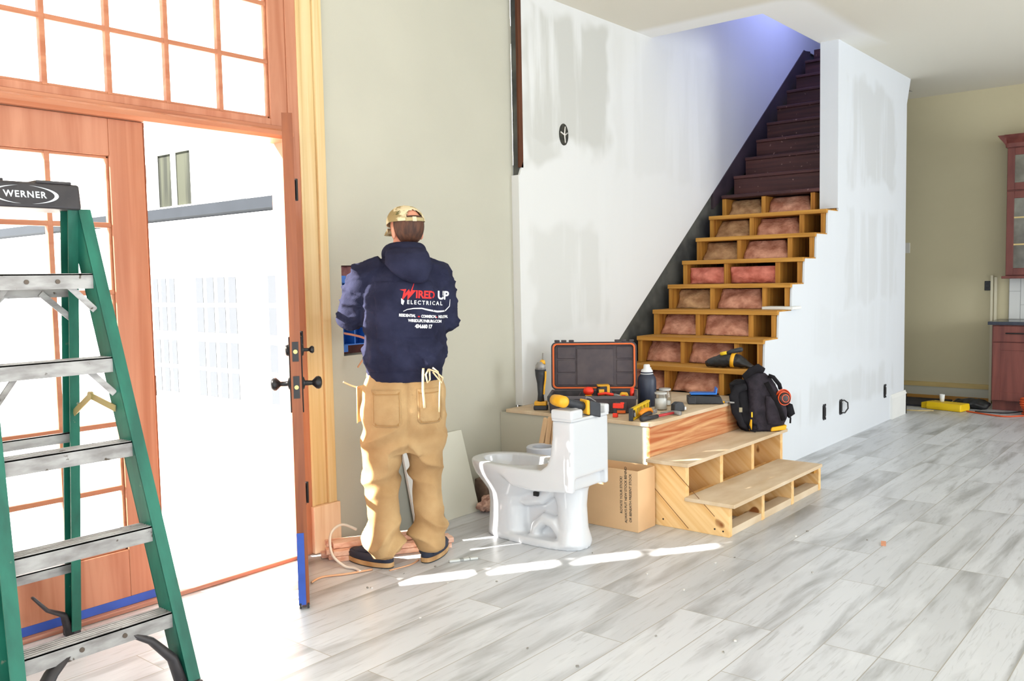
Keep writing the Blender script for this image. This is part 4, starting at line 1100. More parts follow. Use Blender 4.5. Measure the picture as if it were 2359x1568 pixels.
obj('seal', lidm(frame(MB(), rr(-.008, Wt + .008, .009, Hl - .009, .028), rr(.003, Wt - .003, .019, Hl - .019, .022), -.004, .004)), M_or, smooth=False, parent=lid, local=True)['label'] = 'orange rubber seal around the lid'
pn = MB().prism(rr(.003, Wt - .003, .019, Hl - .019, .024), .036, .05, 'Y').box(.150, .390, .024, .040, .030, Hl - .045)
for (x0, x1) in ((.02, .14), (.410, .52)):
    for (z0, z1) in ((.03, .105), (.115, .195), (.205, .285)): pn.box(x0, x1, .029, .040, z0, z1)
obj('lid_inner', lidm(pn), M_tbi, bevel=.004, parent=lid, local=True)
lu = MB()
for x in (.02, .065, .115, .415, .46, .51): lu.box(x - .016, x + .016, .005, .05, Hl, Hl + .014)
obj('hinge_lug', lidm(lu), M_tb, bevel=.003, parent=lid, local=True)
TM = Matrix.Translation((4.405, 3.335, LZ + .002)) @ Matrix.Rotation(-math.radians(58), 4, 'Z')
def tbp(x, y, z): return TM @ Vector((x, y, z))
def put(name, label, cat, x, y, z, rz=0, group=None):
    p = tbp(x, y, z + .029); return thing(name, label, cat, p, -math.radians(58) + rz, group)
LK = lambda p: dict(parent=p, local=True)
t_ = put('red_light', 'round red work light inside the open tool box', 'light', .235, .12, .010)
obj('lamp_body', MB().ell((0, 0, .085), .034, .030, .027, 20, 12), M_rd, smooth=True, **LK(t_))
obj('lamp_base', MB().lathe([(.03, 0), (.032, .04), (.020, .060)], n=20), M_dy, smooth=True, **LK(t_))
t_ = put('laser_level', 'yellow and black boxy laser level inside the tool box', 'laser level', .335, .16, .010, .15)
obj('body', MB().prism([(-.045, 0), (.05, 0), (.052, .06), (.03, .112), (-.02, .118), (-.048, .10)], -.035, .035, 'Y'), M_black, bevel=.006, **LK(t_))
obj('window_panel', MB().box(-.040, -.006, -.039, -.034, .055, .095), M_dy, bevel=.002, **LK(t_))
obj('top_band', MB().box(-.046, .03, -.037, .037, .113, .120).box(.012, .03, -.037, -.033, .03, .115), M_dy, bevel=.002, **LK(t_))
t_ = put('tape_measure', 'yellow tape measure in the end bay of the tool box', 'tape measure', .455, .10, .010)
obj('case', MB().prism([(-.034, 0), (.034, 0), (.036, .05), (.024, .078), (-.014, .080), (-.034, .05)], -.02, .02, 'Y'), M_dy, bevel=.006, **LK(t_))
obj('case_slot', MB().box(-.012, .014, -.0215, -.0195, .058, .064), M_rd, **LK(t_))
t_ = put('red_chisel', 'red-handled chisel standing in the end bay of the tool box', 'chisel', .505, .15, .010)
obj('handle', MB().tube([(0, 0, .03), (.006, .01, .10)], [.011, .013], 12), M_rd, smooth=True, **LK(t_))
obj('blade', MB().box(-.008, .008, -.002, .002, 0, .035), M_alu, **LK(t_))
t_ = put('red_pliers', 'red-handled pliers beneath the laser level in the tool box', 'pliers', .345, .075, .010)
obj('handle', MB().tube([(-.05, 0, .068), (0, .005, .075), (.05, 0, .066)], .009, 10), M_rd, smooth=True, **LK(t_))
obj('jaw', MB().tube([(.05, 0, .066), (.09, .0, .06)], [.01, .005], 10), M_alu, smooth=True, **LK(t_))
obj('support_block', MB().box(-.045, .045, -.02, .03, 0, .06), M_black, **LK(t_))

# upright driver beside the tool box
mt = thing('impact_driver', 'slim yellow and charcoal power tool standing upright against the white wall', 'power tool', (4.505, 3.485, LZ + .001), .55)
K_ = LK(mt)
obj('battery', MB().box(-.035, .04, -.045, .045, 0, .028), M_db, bevel=.006, **K_)
obj('battery_cap', MB().box(-.030, .036, -.040, .040, .028, .055), M_dy, bevel=.006, **K_)
obj('grip', MB().tube([(0, 0, .05), (.002, 0, .10), (.004, 0, .17), (.004, 0, .22), (.004, 0, .26)], [(.023, .027), (.019, .023), (.023, .027), (.033, .036), (.036, .038)], 16), M_db, smooth=True, **K_)
obj('grip_stripe', MB().box(-.020, -.014, -.016, .016, .24, .258).tube([(-.012, -.022, .10), (-.014, -.026, .15), (-.018, -.034, .20), (-.020, -.036, .25)], .006, 8), M_dy, **K_)
obj('gear_head', MB().tube([(.004, 0, .255), (.004, 0, .285), (.008, 0, .305)], [(.035, .037), (.031, .034), (.020, .022)], 16), M_alu, smooth=True, **K_)
obj('collar', MB().tube([(.008, -.012, .295), (.014, -.016, .318)], [.022, .014], 14), M_dy, smooth=True, **K_)
obj('blade', MB().tube([(.014, -.016, .31), (.016, -.018, .365)], [(.009, .006), (.008, .004)], 10), M_alu, smooth=True, **K_)

# water bottle and jars
M_bot = mat('navy_bottle', srgb(46, 52, 70), .4, var=.2, vscale=(4, 4, 4))
M_wp = mat('white_plastic', (.78, .79, .80), .4)
wbt = thing('water_bottle', 'dark navy water bottle with a white cap beside the tool box', 'bottle', (5.005, 2.995, LZ + .001))
K_ = LK(wbt)
obj('bottle_body', MB().lathe([(0, 0), (.056, 0), (.061, .006), (.061, .165), (.055, .190), (.042, .208), (.038, .214)], n=32), M_bot, smooth=True, **K_)
obj('neck_band', MB().lathe([(.040, .205), (.041, .207), (.041, .212), (.037, .214), (.040, .216), (.040, .224)], n=32), M_bot, smooth=True, **K_)
obj('cap', MB().lathe([(.040, .209), (.042, .210), (.042, .213), (.039, .214), (.039, .228), (.034, .238), (.022, .245), (.021, .265), (.018, .272), (0, .273)], n=32), M_wp, smooth=True, **K_)
obj('strap', MB().tube([(.022, -.004, .248), (.040, -.006, .246), (.047, -.006, .225), (.052, -.006, .190)], .0035, 8), M_wp, smooth=True, **K_)
M_jar = glass_mat('jar_plastic', (.93, .93, .92))
M_jw = mat('jar_white', (.84, .84, .83), .6)
def jar(x, y, fill, label):
    j = thing('plastic_jar', label, 'jar', (x, y, LZ + .001), 0, 'clear jars on the landing')
    K_ = LK(j)
    obj('jar_wall', MB().lathe([(.0, .0), (.039, .0), (.041, .004), (.041, .088), (.036, .096), (.036, .112), (.038, .112), (.038, .1165), (.034, .1165), (.034, .096), (.038, .086), (.038, .006), (0, .004)], n=28), M_jar, smooth=True, **K_)
    obj('jar_contents', MB().lathe([(0, .006), (.0365, .006), (.0365, fill), (0, fill + .004)], n=24), M_jw, smooth=True, **K_)
    obj('screw_rim', MB().lathe([(.0345, .100), (.039, .101), (.039, .104), (.0365, .105), (.039, .107), (.039, .111), (.0345, .111)], n=28), mat('jar_rim', (.60, .60, .58), .4), smooth=True, **K_)
jar(4.905, 2.835, .07, 'clear jar half full of white, in front of the other jar')
jar(5.08, 2.905, .03, 'clear jar standing behind the half-full jar')

# yellow torpedo level, saw, hammer, tape, clamp
lv = thing('torpedo_level', 'yellow spirit level standing on edge at the landing edge', 'level', (4.418, 2.755, LZ + .001), .28)
K_ = LK(lv)
k = MB().box(0.018, .40, -.011, .011, 0, .010).box(.018, .40, -.011, .011, .060, .072)
for (a, b_) in ((.018, .030), (.078, .120), (.172, .190), (.245, .270), (.325, .345), (.39, .40)): k.box(a, b_, -.006, .006, .010, .060)
k.box(.03, .39, -.002, .002, .01, .024)
obj('beam', k, M_yel, bevel=.002, **K_)
for (a, b_) in ((0, .018), (.40, .412)): obj('end_cap', MB().box(a, b_, -.0125, .0125, -.0005, .074), M_db, bevel=.003, **K_)
obj('vial_ring', MB().lathe([(.018, -.008), (.022, -.008), (.022, .008), (.018, .008)], (.054, 0, .036), 20, (0, 1, 0)).lathe([(.0, -.004), (.018, -.004), (.018, .004), (0, .004)], (.054, 0, .036), 20, (0, 1, 0)), M_db, **K_)
obj('vial', MB().cyl((.054, -.009, .020), (.054, -.009, .042), .006, 12), M_alu, **K_)
sw_ = thing('hand_saw', 'orange and grey saw handle lying between the level and hammer', 'saw', (4.60, 2.757, LZ + .001), .10)
K_ = LK(sw_)
obj('handle', MB().tube([(-.09, 0, .030), (-.05, .0, .042), (0, 0, .046), (.045, 0, .040), (.07, 0, .022)], [(.012, .010), (.017, .012), (.019, .013), (.016, .012), (.012, .010)], 14), mat('saw_orange', srgb(240, 146, 24), .5), smooth=True, **K_)
obj('grip_inlay', MB().tube([(-.085, -.006, .016), (-.03, -.008, .022), (.03, -.008, .020), (.06, -.004, .012)], [(.010, .009), (.016, .013), (.014, .012), (.008, .008)], 14), M_db, smooth=True, **K_)
obj('saw_blade', MB().box(.06, .15, -.001, .001, .004, .030), M_alu, **K_)
hm = thing('hammer', 'hammer with a black grip and red shaft along the landing edge', 'hammer', (4.425, 2.690, LZ + .001), -.10)
K_ = LK(hm)
obj('grip', MB().tube([(0, 0, .015), (.01, 0, .016), (.08, 0, .013), (.16, 0, .014)], [.012, .016, .013, .012], 14), M_db, smooth=True, **K_)
obj('shaft', MB().tube([(.16, 0, .014), (.33, 0, .014)], [.009, .008], 12), mat('shaft_red', srgb(186, 48, 52), .4), smooth=True, **K_)
obj('head', MB().tube([(.335, -.045, .014), (.335, -.020, .014), (.335, .02, .014), (.325, .055, .012), (.310, .085, .008)], [.0135, .0125, .012, (.012, .007), (.012, .003)], 14), M_alu, smooth=True, **K_)
tm = thing('tape_measure', 'dark round tape measure near the hammer head', 'tape measure', (4.905, 2.715, LZ + .001), -.4)
K_ = LK(tm)
obj('case', MB().prism([(-.04, 0), (.04, 0), (.042, .03), (.028, .056), (-.012, .060), (-.038, .045)], -.022, .022, 'Y'), M_db, bevel=.007, **K_)
obj('tape_tip', MB().box(.040, .060, -.012, .012, .004, .024), M_wp, bevel=.003, **K_)
cl_ = thing('spring_clamp', 'red and black clamp standing beside the near end of the level', 'clamp', (4.50, 2.89, LZ + .001), -1.25)
K_ = LK(cl_)
obj('jaw', MB().box(-.035, .030, -.010, .010, .055, .085).box(.010, .034, -.008, .008, .080, .092), M_rd, bevel=.004, **K_)
obj('bar', MB().box(-.030, -.012, -.006, .006, .0, .056), M_db, **K_)
obj('trigger', MB().box(-.036, -.006, -.012, .012, .0, .026), M_rd, bevel=.004, **K_)

# tray of tools beside the pack
bt_ = thing('parts_case', 'small black case with a blue lid flap on the landing by the backpack', 'case', (5.30, 2.745, LZ + .001), -1.0)
K_ = LK(bt_)
obj('case_body', MB().prism([(-.10, .0), (.13, .0), (.11, .05), (-.085, .058)], -.055, .055, 'Y'), M_black, bevel=.006, **K_)
obj('corner_block', MB().box(-.103, -.05, -.058, .058, .002, .05), M_db, bevel=.005, **K_)
obj('blue_flap', MB().prism([(-.085, .062), (.085, .062), (.09, .105), (.082, .105), (.075, .070), (-.06, .072), (-.085, .069)], -.045, .05, 'Y'), mat('tool_blue', srgb(28, 118, 214), .4), bevel=.003, **K_)
py = thing('pliers', 'yellow-handled pliers lying between the parts case and the backpack', 'pliers', (5.325, 2.645, LZ + .001), -1.2)
K_ = LK(py)
obj('handle', MB().tube([(-.03, -.012, .012), (0, -.008, .014), (.04, 0, .012)], [.010, .009, .006], 10).tube([(-.025, .020, .012), (.0, .012, .014), (.04, 0, .012)], [.010, .009, .006], 10), mat('handle_amber', srgb(244, 176, 12), .45), smooth=True, **K_)
obj('jaw', MB().tube([(.04, 0, .012), (.10, 0, .010)], [.009, .005], 10), M_alu, smooth=True, **K_)

# tool pouch on the lowest bare tread
pz = nose(0)[1] + .001
po = thing('tool_pouch', 'black tool pouch with a yellow band on the lowest bare step', 'tool pouch', (5.80, 2.80, pz), -math.radians(80))
K_ = LK(po)
k = MB().tube([(-.17, 0, .022), (-.14, 0, .032), (-.06, 0, .048), (.02, 0, .056), (.07, 0, .050), (.15, 0, .016), (.19, 0, .008)], [(.010, .020), (.045, .028), (.055, .046), (.055, .052), (.050, .046), (.045, .014), (.01, .006)], 18)
obj('pouch_body', baked(k, .005, 2, fold=lambda c, n: .005 * noise.noise(c * 40)), M_black, **K_)
obj('yellow_band', MB().tube([(.020, 0, .056), (.045, 0, .053)], [(.0575, .0545), (.0545, .0515)], 24), M_dy, smooth=True, **K_)
obj('driver_grip', MB().tube([(-.01, -.02, .103), (.02, -.015, .116), (.09, -.01, .132), (.10, -.01, .133)], [.010, .016, .017, .010], 14), M_db, smooth=True, **K_)
obj('driver_ring', MB().tube([(-.055, -.024, .098), (-.01, -.019, .106)], [.012, .014], 12), M_yel, smooth=True, **K_)

# ---------------------------------------------------------------- backpack
M_bp = mat('pack_black', srgb(56, 50, 58), .8, col2=srgb(40, 36, 42), vscale=(16, 16, 16), bump=.2, bscale=200, spec=.2)
M_bp2 = mat('pack_dark', srgb(30, 28, 32), .8, var=.3, vscale=(20, 20, 20), spec=.2)
M_bpy = mat('pack_yellow', srgb(240, 178, 24), .6)
bp_ = thing('backpack', 'black tool backpack with yellow corners standing on the upper box step', 'backpack', (5.60, 2.485, .379), -math.radians(50.5))
K_ = LK(bp_)
# local x to the viewer's right, y away from the camera
k = MB().loft([[(x * sx_ + ox, y * sy_ + .02, z) for (x, y) in rr(-1, 1, -1, 1, .45, 5)] for (z, sx_, sy_, ox) in
    ((.0, .100, .085, .035), (.012, .115, .10, .035), (.10, .122, .105, .035), (.20, .115, .098, .028), (.28, .100, .085, .015), (.34, .085, .07, -.002), (.385, .058, .05, -.022), (.40, .03, .03, -.03))])
obj('main_body', baked(k, .006, 3, fold=lambda c, n: .008 * noise.noise(c * 17) + .003 * noise.noise(c * 50)), M_bp, **K_)
k = MB().loft([[(x * sx_ + ox, y * sy_ + oy, z) for (x, y) in rr(-1, 1, -1, 1, .5, 5)] for (z, sx_, sy_, ox, oy) in
    ((.0, .030, .065, -.085, .02), (.03, .040, .075, -.095, .02), (.15, .045, .075, -.110, .02), (.25, .05, .07, -.13, .03), (.31, .05, .06, -.135, .04), (.335, .025, .04, -.12, .05))])
obj('back_panel', baked(k, .006, 3, fold=lambda c, n: .007 * noise.noise(c * 20)), M_bp2, **K_)
k = MB().tube([(-.10, -.05, .30), (-.165, -.06, .285), (-.19, -.07, .24), (-.175, -.075, .14), (-.135, -.08, .05), (-.095, -.08, .02)], [(.010, .022), (.012, .030), (.012, .034), (.012, .032), (.010, .020), (.006, .012)], 12)
obj('shoulder_strap', k, M_bp2, smooth=True, **K_)
k = MB().tube([(-.12, -.05, .36), (-.06, -.03, .40), (-.02, -.04, .42), (.02, -.03, .40)], [(.010, .02), (.012, .03), (.012, .03), (.01, .02)], 12)
obj('flap_edge', k, M_bp2, smooth=True, **K_)
k = MB().tube([(-.095, -.09, .045), (-.085, -.10, .015), (-.06, -.105, .008), (-.035, -.10, .020), (-.045, -.095, .05), (-.075, -.09, .058)], .006, 8)
obj('strap_tail', k, M_bp2, smooth=True, **K_)
obj('buckle', MB().box(-.165, -.145, -.118, -.108, .14, .17), mat('buckle_tan', srgb(150, 140, 112), .5), **K_)
obj('yellow_stripe', MB().tube([(-.083, -.083, .012), (-.082, -.086, .05), (-.078, -.086, .085)], [(.006, .014), (.006, .014), (.005, .006)], 10), M_bpy, smooth=True, **K_)
obj('zip_pull', MB().box(-.080, -.070, -.094, -.088, .10, .135), M_yel, bevel=.002, **K_)
k = MB().prism([(.050, .002), (.150, .012), (.158, .045), (.055, .030)], -.094, .06, 'Y')
obj('yellow_corner', k, M_bpy, bevel=.008, **K_)
k = MB().loft([[(x * sx_ + ox, y * sy_ - .075, z) for (x, y) in rr(-1, 1, -1, 1, .5, 5)] for (z, sx_, sy_, ox) in ((.05, .055, .020, .085), (.10, .070, .030, .090), (.20, .066, .034, .078), (.24, .05, .02, .07))])
obj('side_pocket', baked(k, .005, 3, fold=lambda c, n: .006 * noise.noise(c * 24)), M_bp, **K_)
obj('web_strap', MB().tube([(.02, -.088, .33), (.06, -.105, .25), (.10, -.115, .16), (.13, -.11, .08)], [(.003, .016)] * 4, 8), M_bp2, smooth=True, **K_)
k = MB().tube([(.155, -.03, .155), (.185, -.03, .145), (.20, -.03, .115), (.175, -.03, .095)], [(.02, .04), (.02, .04), (.015, .03), (.01, .02)], 10).tube([(.175, -.05, .11), (.192, -.052, .085), (.190, -.052, .05)], .006, 8)
obj('side_flap', k, M_bp2, smooth=True, **K_)
obj('grab_handle', MB().tube([(.045, -.05, .37), (.075, -.06, .36), (.115, -.06, .31), (.125, -.05, .28)], [(.008, .014)] * 4, 10), M_bp2, smooth=True, **K_)
M_og = mat('roll_orange', srgb(232, 84, 22), .45)
rl = thing('orange_tape_reel', 'orange-rimmed tape reel clipped on the side of the backpack', 'tape reel', (5.615, 2.325, .60), -math.radians(50.5))
K_ = LK(rl)
cax = Vector((.25, -1, .15)).normalized()
obj('reel_hub', MB().lathe([(0, -.018), (.034, -.018), (.040, -.012), (.040, .020), (.030, .024), (.014, .026), (0, .026)], (.0, 0, 0), 28, cax), mat('reel_core', srgb(48, 20, 18), .35), smooth=True, **K_)
obj('reel_rim', MB().lathe([(.040, .006), (.046, .006), (.046, .014), (.040, .014), (.040, .006)], n=32, axis=cax), M_og, **K_)
k = MB().lathe([(.050, -.020), (.054, -.020), (.054, -.012), (.050, -.012), (.050, -.020)], (.012, .01, .008), 32, cax)
k.lathe([(.022, .024), (.026, .024), (.026, .028), (.022, .028), (.022, .024)], n=28, axis=cax)
obj('reel_ring', k, M_og, **K_)
# ---------------------------------------------------------------- worker
PTH = -math.radians(38.3)
pe = thing('person', 'person in navy hoodie, tan work trousers and camo cap working at the wall cut-out', 'person', (3.03, 3.195, 0), PTH)
KP = dict(parent=pe, local=True)
M_skin = mat('skin', srgb(222, 160, 132), .5, col2=srgb(206, 136, 110), vscale=(12, 12, 12), spec=.35)
M_hood = mat('navy_fleece', srgb(44, 46, 68), .9, col2=srgb(32, 33, 52), vscale=(10, 10, 10), bump=.25, bscale=260, spec=.15)
M_pant = mat('tan_canvas', srgb(192, 160, 116), .85, col2=srgb(166, 130, 88), vscale=(5, 5, 5), bump=.25, bscale=300, spec=.15)
M_stitch = mat('tan_stitch', srgb(160, 120, 72), .9)
M_camo = mat('camo_cloth', srgb(220, 206, 170), .9, col2=srgb(150, 132, 92), vscale=(13, 13, 13), lo=.5, hi=.56, spec=.1, speck=(srgb(92, 92, 60), 18, .62))
M_hair = mat('brown_hair', srgb(92, 56, 38), .7, col2=srgb(58, 34, 24), vscale=(60, 60, 14))
M_shoe = mat('shoe_navy', srgb(48, 54, 72), .7, var=.2, vscale=(9, 9, 9))
M_sole = mat('shoe_sole', srgb(206, 166, 116), .7, col2=srgb(176, 132, 84), vscale=(12, 12, 12))
M_tread = mat('sole_rubber', (.03, .028, .027), .7)
M_tie = mat('cotton_tie', srgb(228, 206, 164), .9)
Rz = lambda d: Matrix.Rotation(math.radians(d), 3, 'Z')
def ering(cx, cy, z, rx, ry, n=28, rot=0.0, tilt=0.0, sq=2.0):
    out = []
    for k in range(n):
        a = 2 * PI * k / n; c, s = math.cos(a), math.sin(a)
        x = rx * math.copysign(abs(c) ** (2 / sq), c); y = ry * math.copysign(abs(s) ** (2 / sq), s)
        cr, sr = math.cos(rot), math.sin(rot)
        out.append((cx + x * cr - y * sr, cy + x * sr + y * cr, z + y * tilt))
    return out
HC = Vector((.035, .055, 1.655))          # head centre
HR = math.radians(24)                     # head turned to the left
Hm = Matrix.Rotation(HR, 3, 'Z') @ Matrix.Rotation(math.radians(-12), 3, 'X')
def hp(x, y, z): return HC + Hm @ Vector((x, y, z))
SHL, ELL, WRL = Vector((-.185, .01, 1.455)), Vector((-.262, .03, 1.235)), Vector((-.205, .30, 1.235))
SHR, ELR, WRR = Vector((.185, .01, 1.455)), Vector((.225, .04, 1.215)), Vector((.06, .27, 1.185))
body = MB()
# torso, neck, legs
body.loft([ering(.0, .0, .80, .165, .12), ering(.0, -.01, .90, .165, .12), ering(.005, .0, 1.05, .155, .115), ering(.005, .0, 1.25, .165, .115), ering(.005, .005, 1.40, .16, .10), ering(.01, .015, 1.47, .115, .075), ering(.015, .03, 1.505, .075, .07), ering(.025, .045, 1.60, .062, .066)])
for (hip, knee, ank, toe) in (((-.09, 0, .84), (-.112, .045, .47), (-.140, .035, .09), (-.245, .145, .03)), ((.09, 0, .84), (.108, .055, .47), (.118, .075, .09), (.180, .19, .03))):
    body.tube([hip, Vector(hip).lerp(Vector(knee), .5), knee, Vector(knee).lerp(Vector(ank), .4), ank, Vector(ank) - Vector((0, 0, .03))], [.085, .075, .056, .054, .038, .036], 18)
    a_ = Vector(ank)
    body.tube([(a_.x + (a_.x - toe[0]) * .08, a_.y - .02 * (toe[1] - a_.y) / .17, .05), (a_.x, a_.y, .045), Vector(toe)], [(.022, .022), (.030, .030), (.024, .016)], 16)
# head: skull, jaw, nose, lips, ears, brow
body.ell(hp(0, -.012, .035), .074, .094, .092, 24, 16, Hm)
body.ell(hp(0, .030, -.045), .056, .062, .065, 20, 12, Hm)
body.tube([hp(0, .082, .028), hp(0, .100, -.005), hp(0, .088, -.016)], [.009, .014, .010], 10)
body.ell(hp(0, .086, -.047), .024, .010, .010, 12, 8, Hm); body.ell(hp(0, .080, -.085), .024, .016, .018, 12, 8, Hm)
body.tube([hp(-.045, .070, .034), hp(0, .084, .036), hp(.045, .070, .034)], [.008, .009, .008], 8)
for s in (-1, 1):
    body.ell(hp(s * .077, -.008, -.002), .009, .020, .034, 12, 10, Hm @ Matrix.Rotation(math.radians(s * 18), 3, 'Z'))
# arms and hands
def arm(S, E_, W, s):
    body.tube([S - (E_ - S) * .15, S, S.lerp(E_, .5), E_, E_.lerp(W, .35), W], [.034, .042, .036, .032, .032, .026], 16, up=(0, 1, 0))
    f = (W - E_).normalized(); up_ = Vector((0, 0, 1)); sd = f.cross(up_).normalized()
    # palm
    P0, P1 = W - f * .005, W + f * .085
    body.tube([P0, W + f * .03, P1, P1 + f * .01], [(.026, .020), (.038, .017), (.041, .015), (.036, .012)], 16)
    for q, (o, L_) in enumerate(((-.031, .078), (-.0105, .090), (.0105, .084), (.030, .066))):
        b0 = P1 - f * .012 + sd * o
        k1 = b0 + f * L_ * .5 + up_ * -.004; k2 = k1 + (f * .75 - up_ * .65).normalized() * L_ * .32; k3 = k2 + (f * .35 - up_ * .92).normalized() * L_ * .28
        body.tube([b0, k1, k2, k3], [.0092, .0086, .0078, .0065], 10)
    tb0 = W + f * .025 - sd * s * .030; t1 = tb0 - sd * s * .022 + f * .034 - up_ * .012; t2 = t1 + f * .030 - up_ * .014 + sd * s * .004
    body.tube([tb0, t1, t2], [.014, .0105, .008], 10)
arm(SHL, ELL, WRL, -1); arm(SHR, ELR, WRR, 1)
obj('body', baked(body, .0052, 3), M_skin, **KP)
for s in (-1, 1):
    ey = obj('eye', MB().ell(hp(s * .030, .066, .016), .012, .012, .011, 14, 10), M_wp, smooth=True, **KP)
    obj('pupil', MB().ell(hp(s * .030, .0755, .016), .005, .004, .005, 10, 6), M_hair, smooth=True, parent=ey, local=True)
# hair shell on the back and sides of the head below the cap
k = MB()
V_, F_ = [], []
na, nz_ = 26, 8
for j in range(nz_ + 1):
    zz = -.055 + .115 * j / nz_
    for i in range(na + 1):
        a = math.radians(188 + 164 * i / na)
        prof_ = math.sqrt(max(0.05, 1 - ((zz - .035) / .098) ** 2))
        V_.append(hp(.0765 * prof_ * math.cos(a), -.012 + .0965 * prof_ * math.sin(a), zz))
for j in range(nz_):
    for i in range(na): F_.append((j * (na + 1) + i, j * (na + 1) + i + 1, (j + 1) * (na + 1) + i + 1, (j + 1) * (na + 1) + i))
ho = obj('hair', k.add(V_, F_), M_hair, smooth=True, **KP)
so = ho.modifiers.new('thick', 'SOLIDIFY'); so.thickness = .006; so.offset = 1

# hoodie: torso and both sleeves as one garment
hd_ = MB()
hd_.loft([ering(.003, -.005, .945, .180, .155, sq=2.3), ering(.003, -.005, .965, .186, .160, sq=2.3), ering(.004, -.008, 1.015, .207, .180, sq=2.3), ering(.006, -.008, 1.06, .212, .182, sq=2.3), ering(.008, -.008, 1.16, .206, .172, sq=2.3), ering(.010, -.005, 1.28, .206, .162, sq=2.3), ering(.010, .0, 1.38, .203, .150, sq=2.2), ering(.010, .005, 1.44, .178, .132), ering(.012, .012, 1.49, .135, .108), ering(.014, .022, 1.535, .098, .085), ering(.016, .03, 1.555, .08, .078)])
def sleeve(S, E_, W):
    hd_.tube([S + Vector((-S.x * .55, 0, .028)), S + Vector((0, 0, -.012)), S.lerp(E_, .35), S.lerp(E_, .75), E_, E_.lerp(W, .22), E_.lerp(W, .6), E_.lerp(W, .90), E_.lerp(W, .98)], [.070, .080, .080, .075, .072, .068, .060, .048, .042], 22, up=(0, 1, 0))
sleeve(SHL, ELL, WRL); sleeve(SHR, ELR, WRR)
def hfold(c, n):
    t = c.z
    a = noise.noise(Vector((c.x * 7, c.y * 7, c.z * 13))) * .007
    b = noise.ridged_multi_fractal(Vector((c.x * 9 + c.z * 5, c.y * 8, c.z * 11)), 1.0, 2.0, 2, .9, 2.0) - 1.1
    w = 1.0
    # stronger creasing at elbows and above the waistband
    w += 1.4 * max(0, 1 - abs(t - 1.03) / .07) + 1.0 * max(0, (abs(c.x) - .19) / .08)
    if c.y < -.05 and abs(c.x) < .14 and 1.15 < t < 1.42: w = .25
    g = math.sin(c.z * 260) * .0 
    return max(-.010, a * w * 1.1 + .019 * b * w)
hm_ = baked(hd_, .0065, 6, fold=hfold)
hoodie = obj('hoodie', hm_, M_hood, **KP)
obj('waistband', MB().loft([ering(.003, -.005, .935, .176, .152, sq=2.3), ering(.003, -.005, .94, .181, .157, sq=2.3), ering(.003, -.005, .985, .187, .161, sq=2.3), ering(.003, -.005, .992, .182, .155, sq=2.3)]), M_hood, smooth=True, parent=hoodie, local=True)
# hood lying on the back: collar roll plus hanging pouch
hk = MB()
ringp = [Vector((.020 + .090 * math.cos(a), .030 + .088 * math.sin(a), 1.545 + .022 * math.sin(a) * -1 + .010)) for a in [2 * PI * i / 28 for i in range(28)]]
hk.tube(ringp, [(.026, .036) if p.y < .06 else (.018, .026) for p in ringp], 12, closed=True)
hk.loft([ering(.020, -.060, 1.575, .088, .040), ering(.022, -.085, 1.55, .105, .058), ering(.026, -.105, 1.50, .118, .062), ering(.040, -.118, 1.46, .092, .050), ering(.056, -.130, 1.425, .058, .036), ering(.062, -.136, 1.405, .026, .018)])
obj('hood', baked(hk, .006, 5, fold=lambda c, n: .006 * noise.noise(Vector((c.x * 9, c.y * 14, c.z * 22)))), M_hood, parent=hoodie, local=True)

# trousers
tk = MB()
tk.loft([ering(.0, .0, .985, .176, .140, sq=2.3), ering(-.003, -.004, .90, .202, .162, sq=2.4), ering(-.006, -.010, .80, .208, .168, sq=2.5), ering(-.006, -.004, .70, .206, .155, sq=2.6), ering(-.008, .0, .62, .205, .135, sq=2.8), ering(-.008, .0, .575, .195, .115, sq=2.8)])
tk.tube([(-.100, 0, .70), (-.116, .01, .56), (-.128, .035, .46), (-.122, .02, .34), (-.120, .005, .24), (-.122, -.005, .15), (-.118, -.015, .09), (-.112, -.02, .062)], [(.108, .135), (.104, .120), (.090, .105), (.080, .098), (.080, .098), (.090, .105), (.084, .100), (.072, .092)], 26, up=(0, 1, 0))
tk.tube([(.095, 0, .70), (.096, .015, .56), (.098, .045, .46), (.106, .04, .34), (.112, .04, .24), (.110, .045, .16), (.112, .04, .10), (.113, .035, .068)], [(.100, .132), (.092, .115), (.080, .100), (.072, .094), (.076, .094), (.086, .098), (.074, .092), (.062, .086)], 26, up=(0, 1, 0))
def pfold(c, n):
    x, y, z = c
    leg = -1 if x < -.006 else 1
    # diagonal drag lines from seat and knee, bunched rings at the cuffs
    u = z * 20 + leg * x * 16 + 2.2 * noise.noise(Vector((x * 6, y * 6, z * 5)))
    ridge = 1 - abs(math.sin(u))
    wz = .5 + .9 * max(0, 1 - abs(z - .60) / .18) + .9 * max(0, 1 - abs(z - .45) / .12) + 2.0 * max(0, 1 - abs(z - .15) / .12)
    if z > .86: wz *= .4
    nz = noise.noise(Vector((x * 11, y * 11, z * 16)))
    v = .022 * (ridge - .30) * wz * (.5 + .7 * abs(noise.noise(Vector((x * 4 + leg, y * 4, z * 4))))) + .007 * nz
    if z > .54: v -= .010 * math.exp(-((x + .006) / .012) ** 2) * (1 if y < 0 else .4)
    return max(v, -.012)
pants = obj('trousers', baked(tk, .0065, 5, fold=pfold), M_pant, **KP)

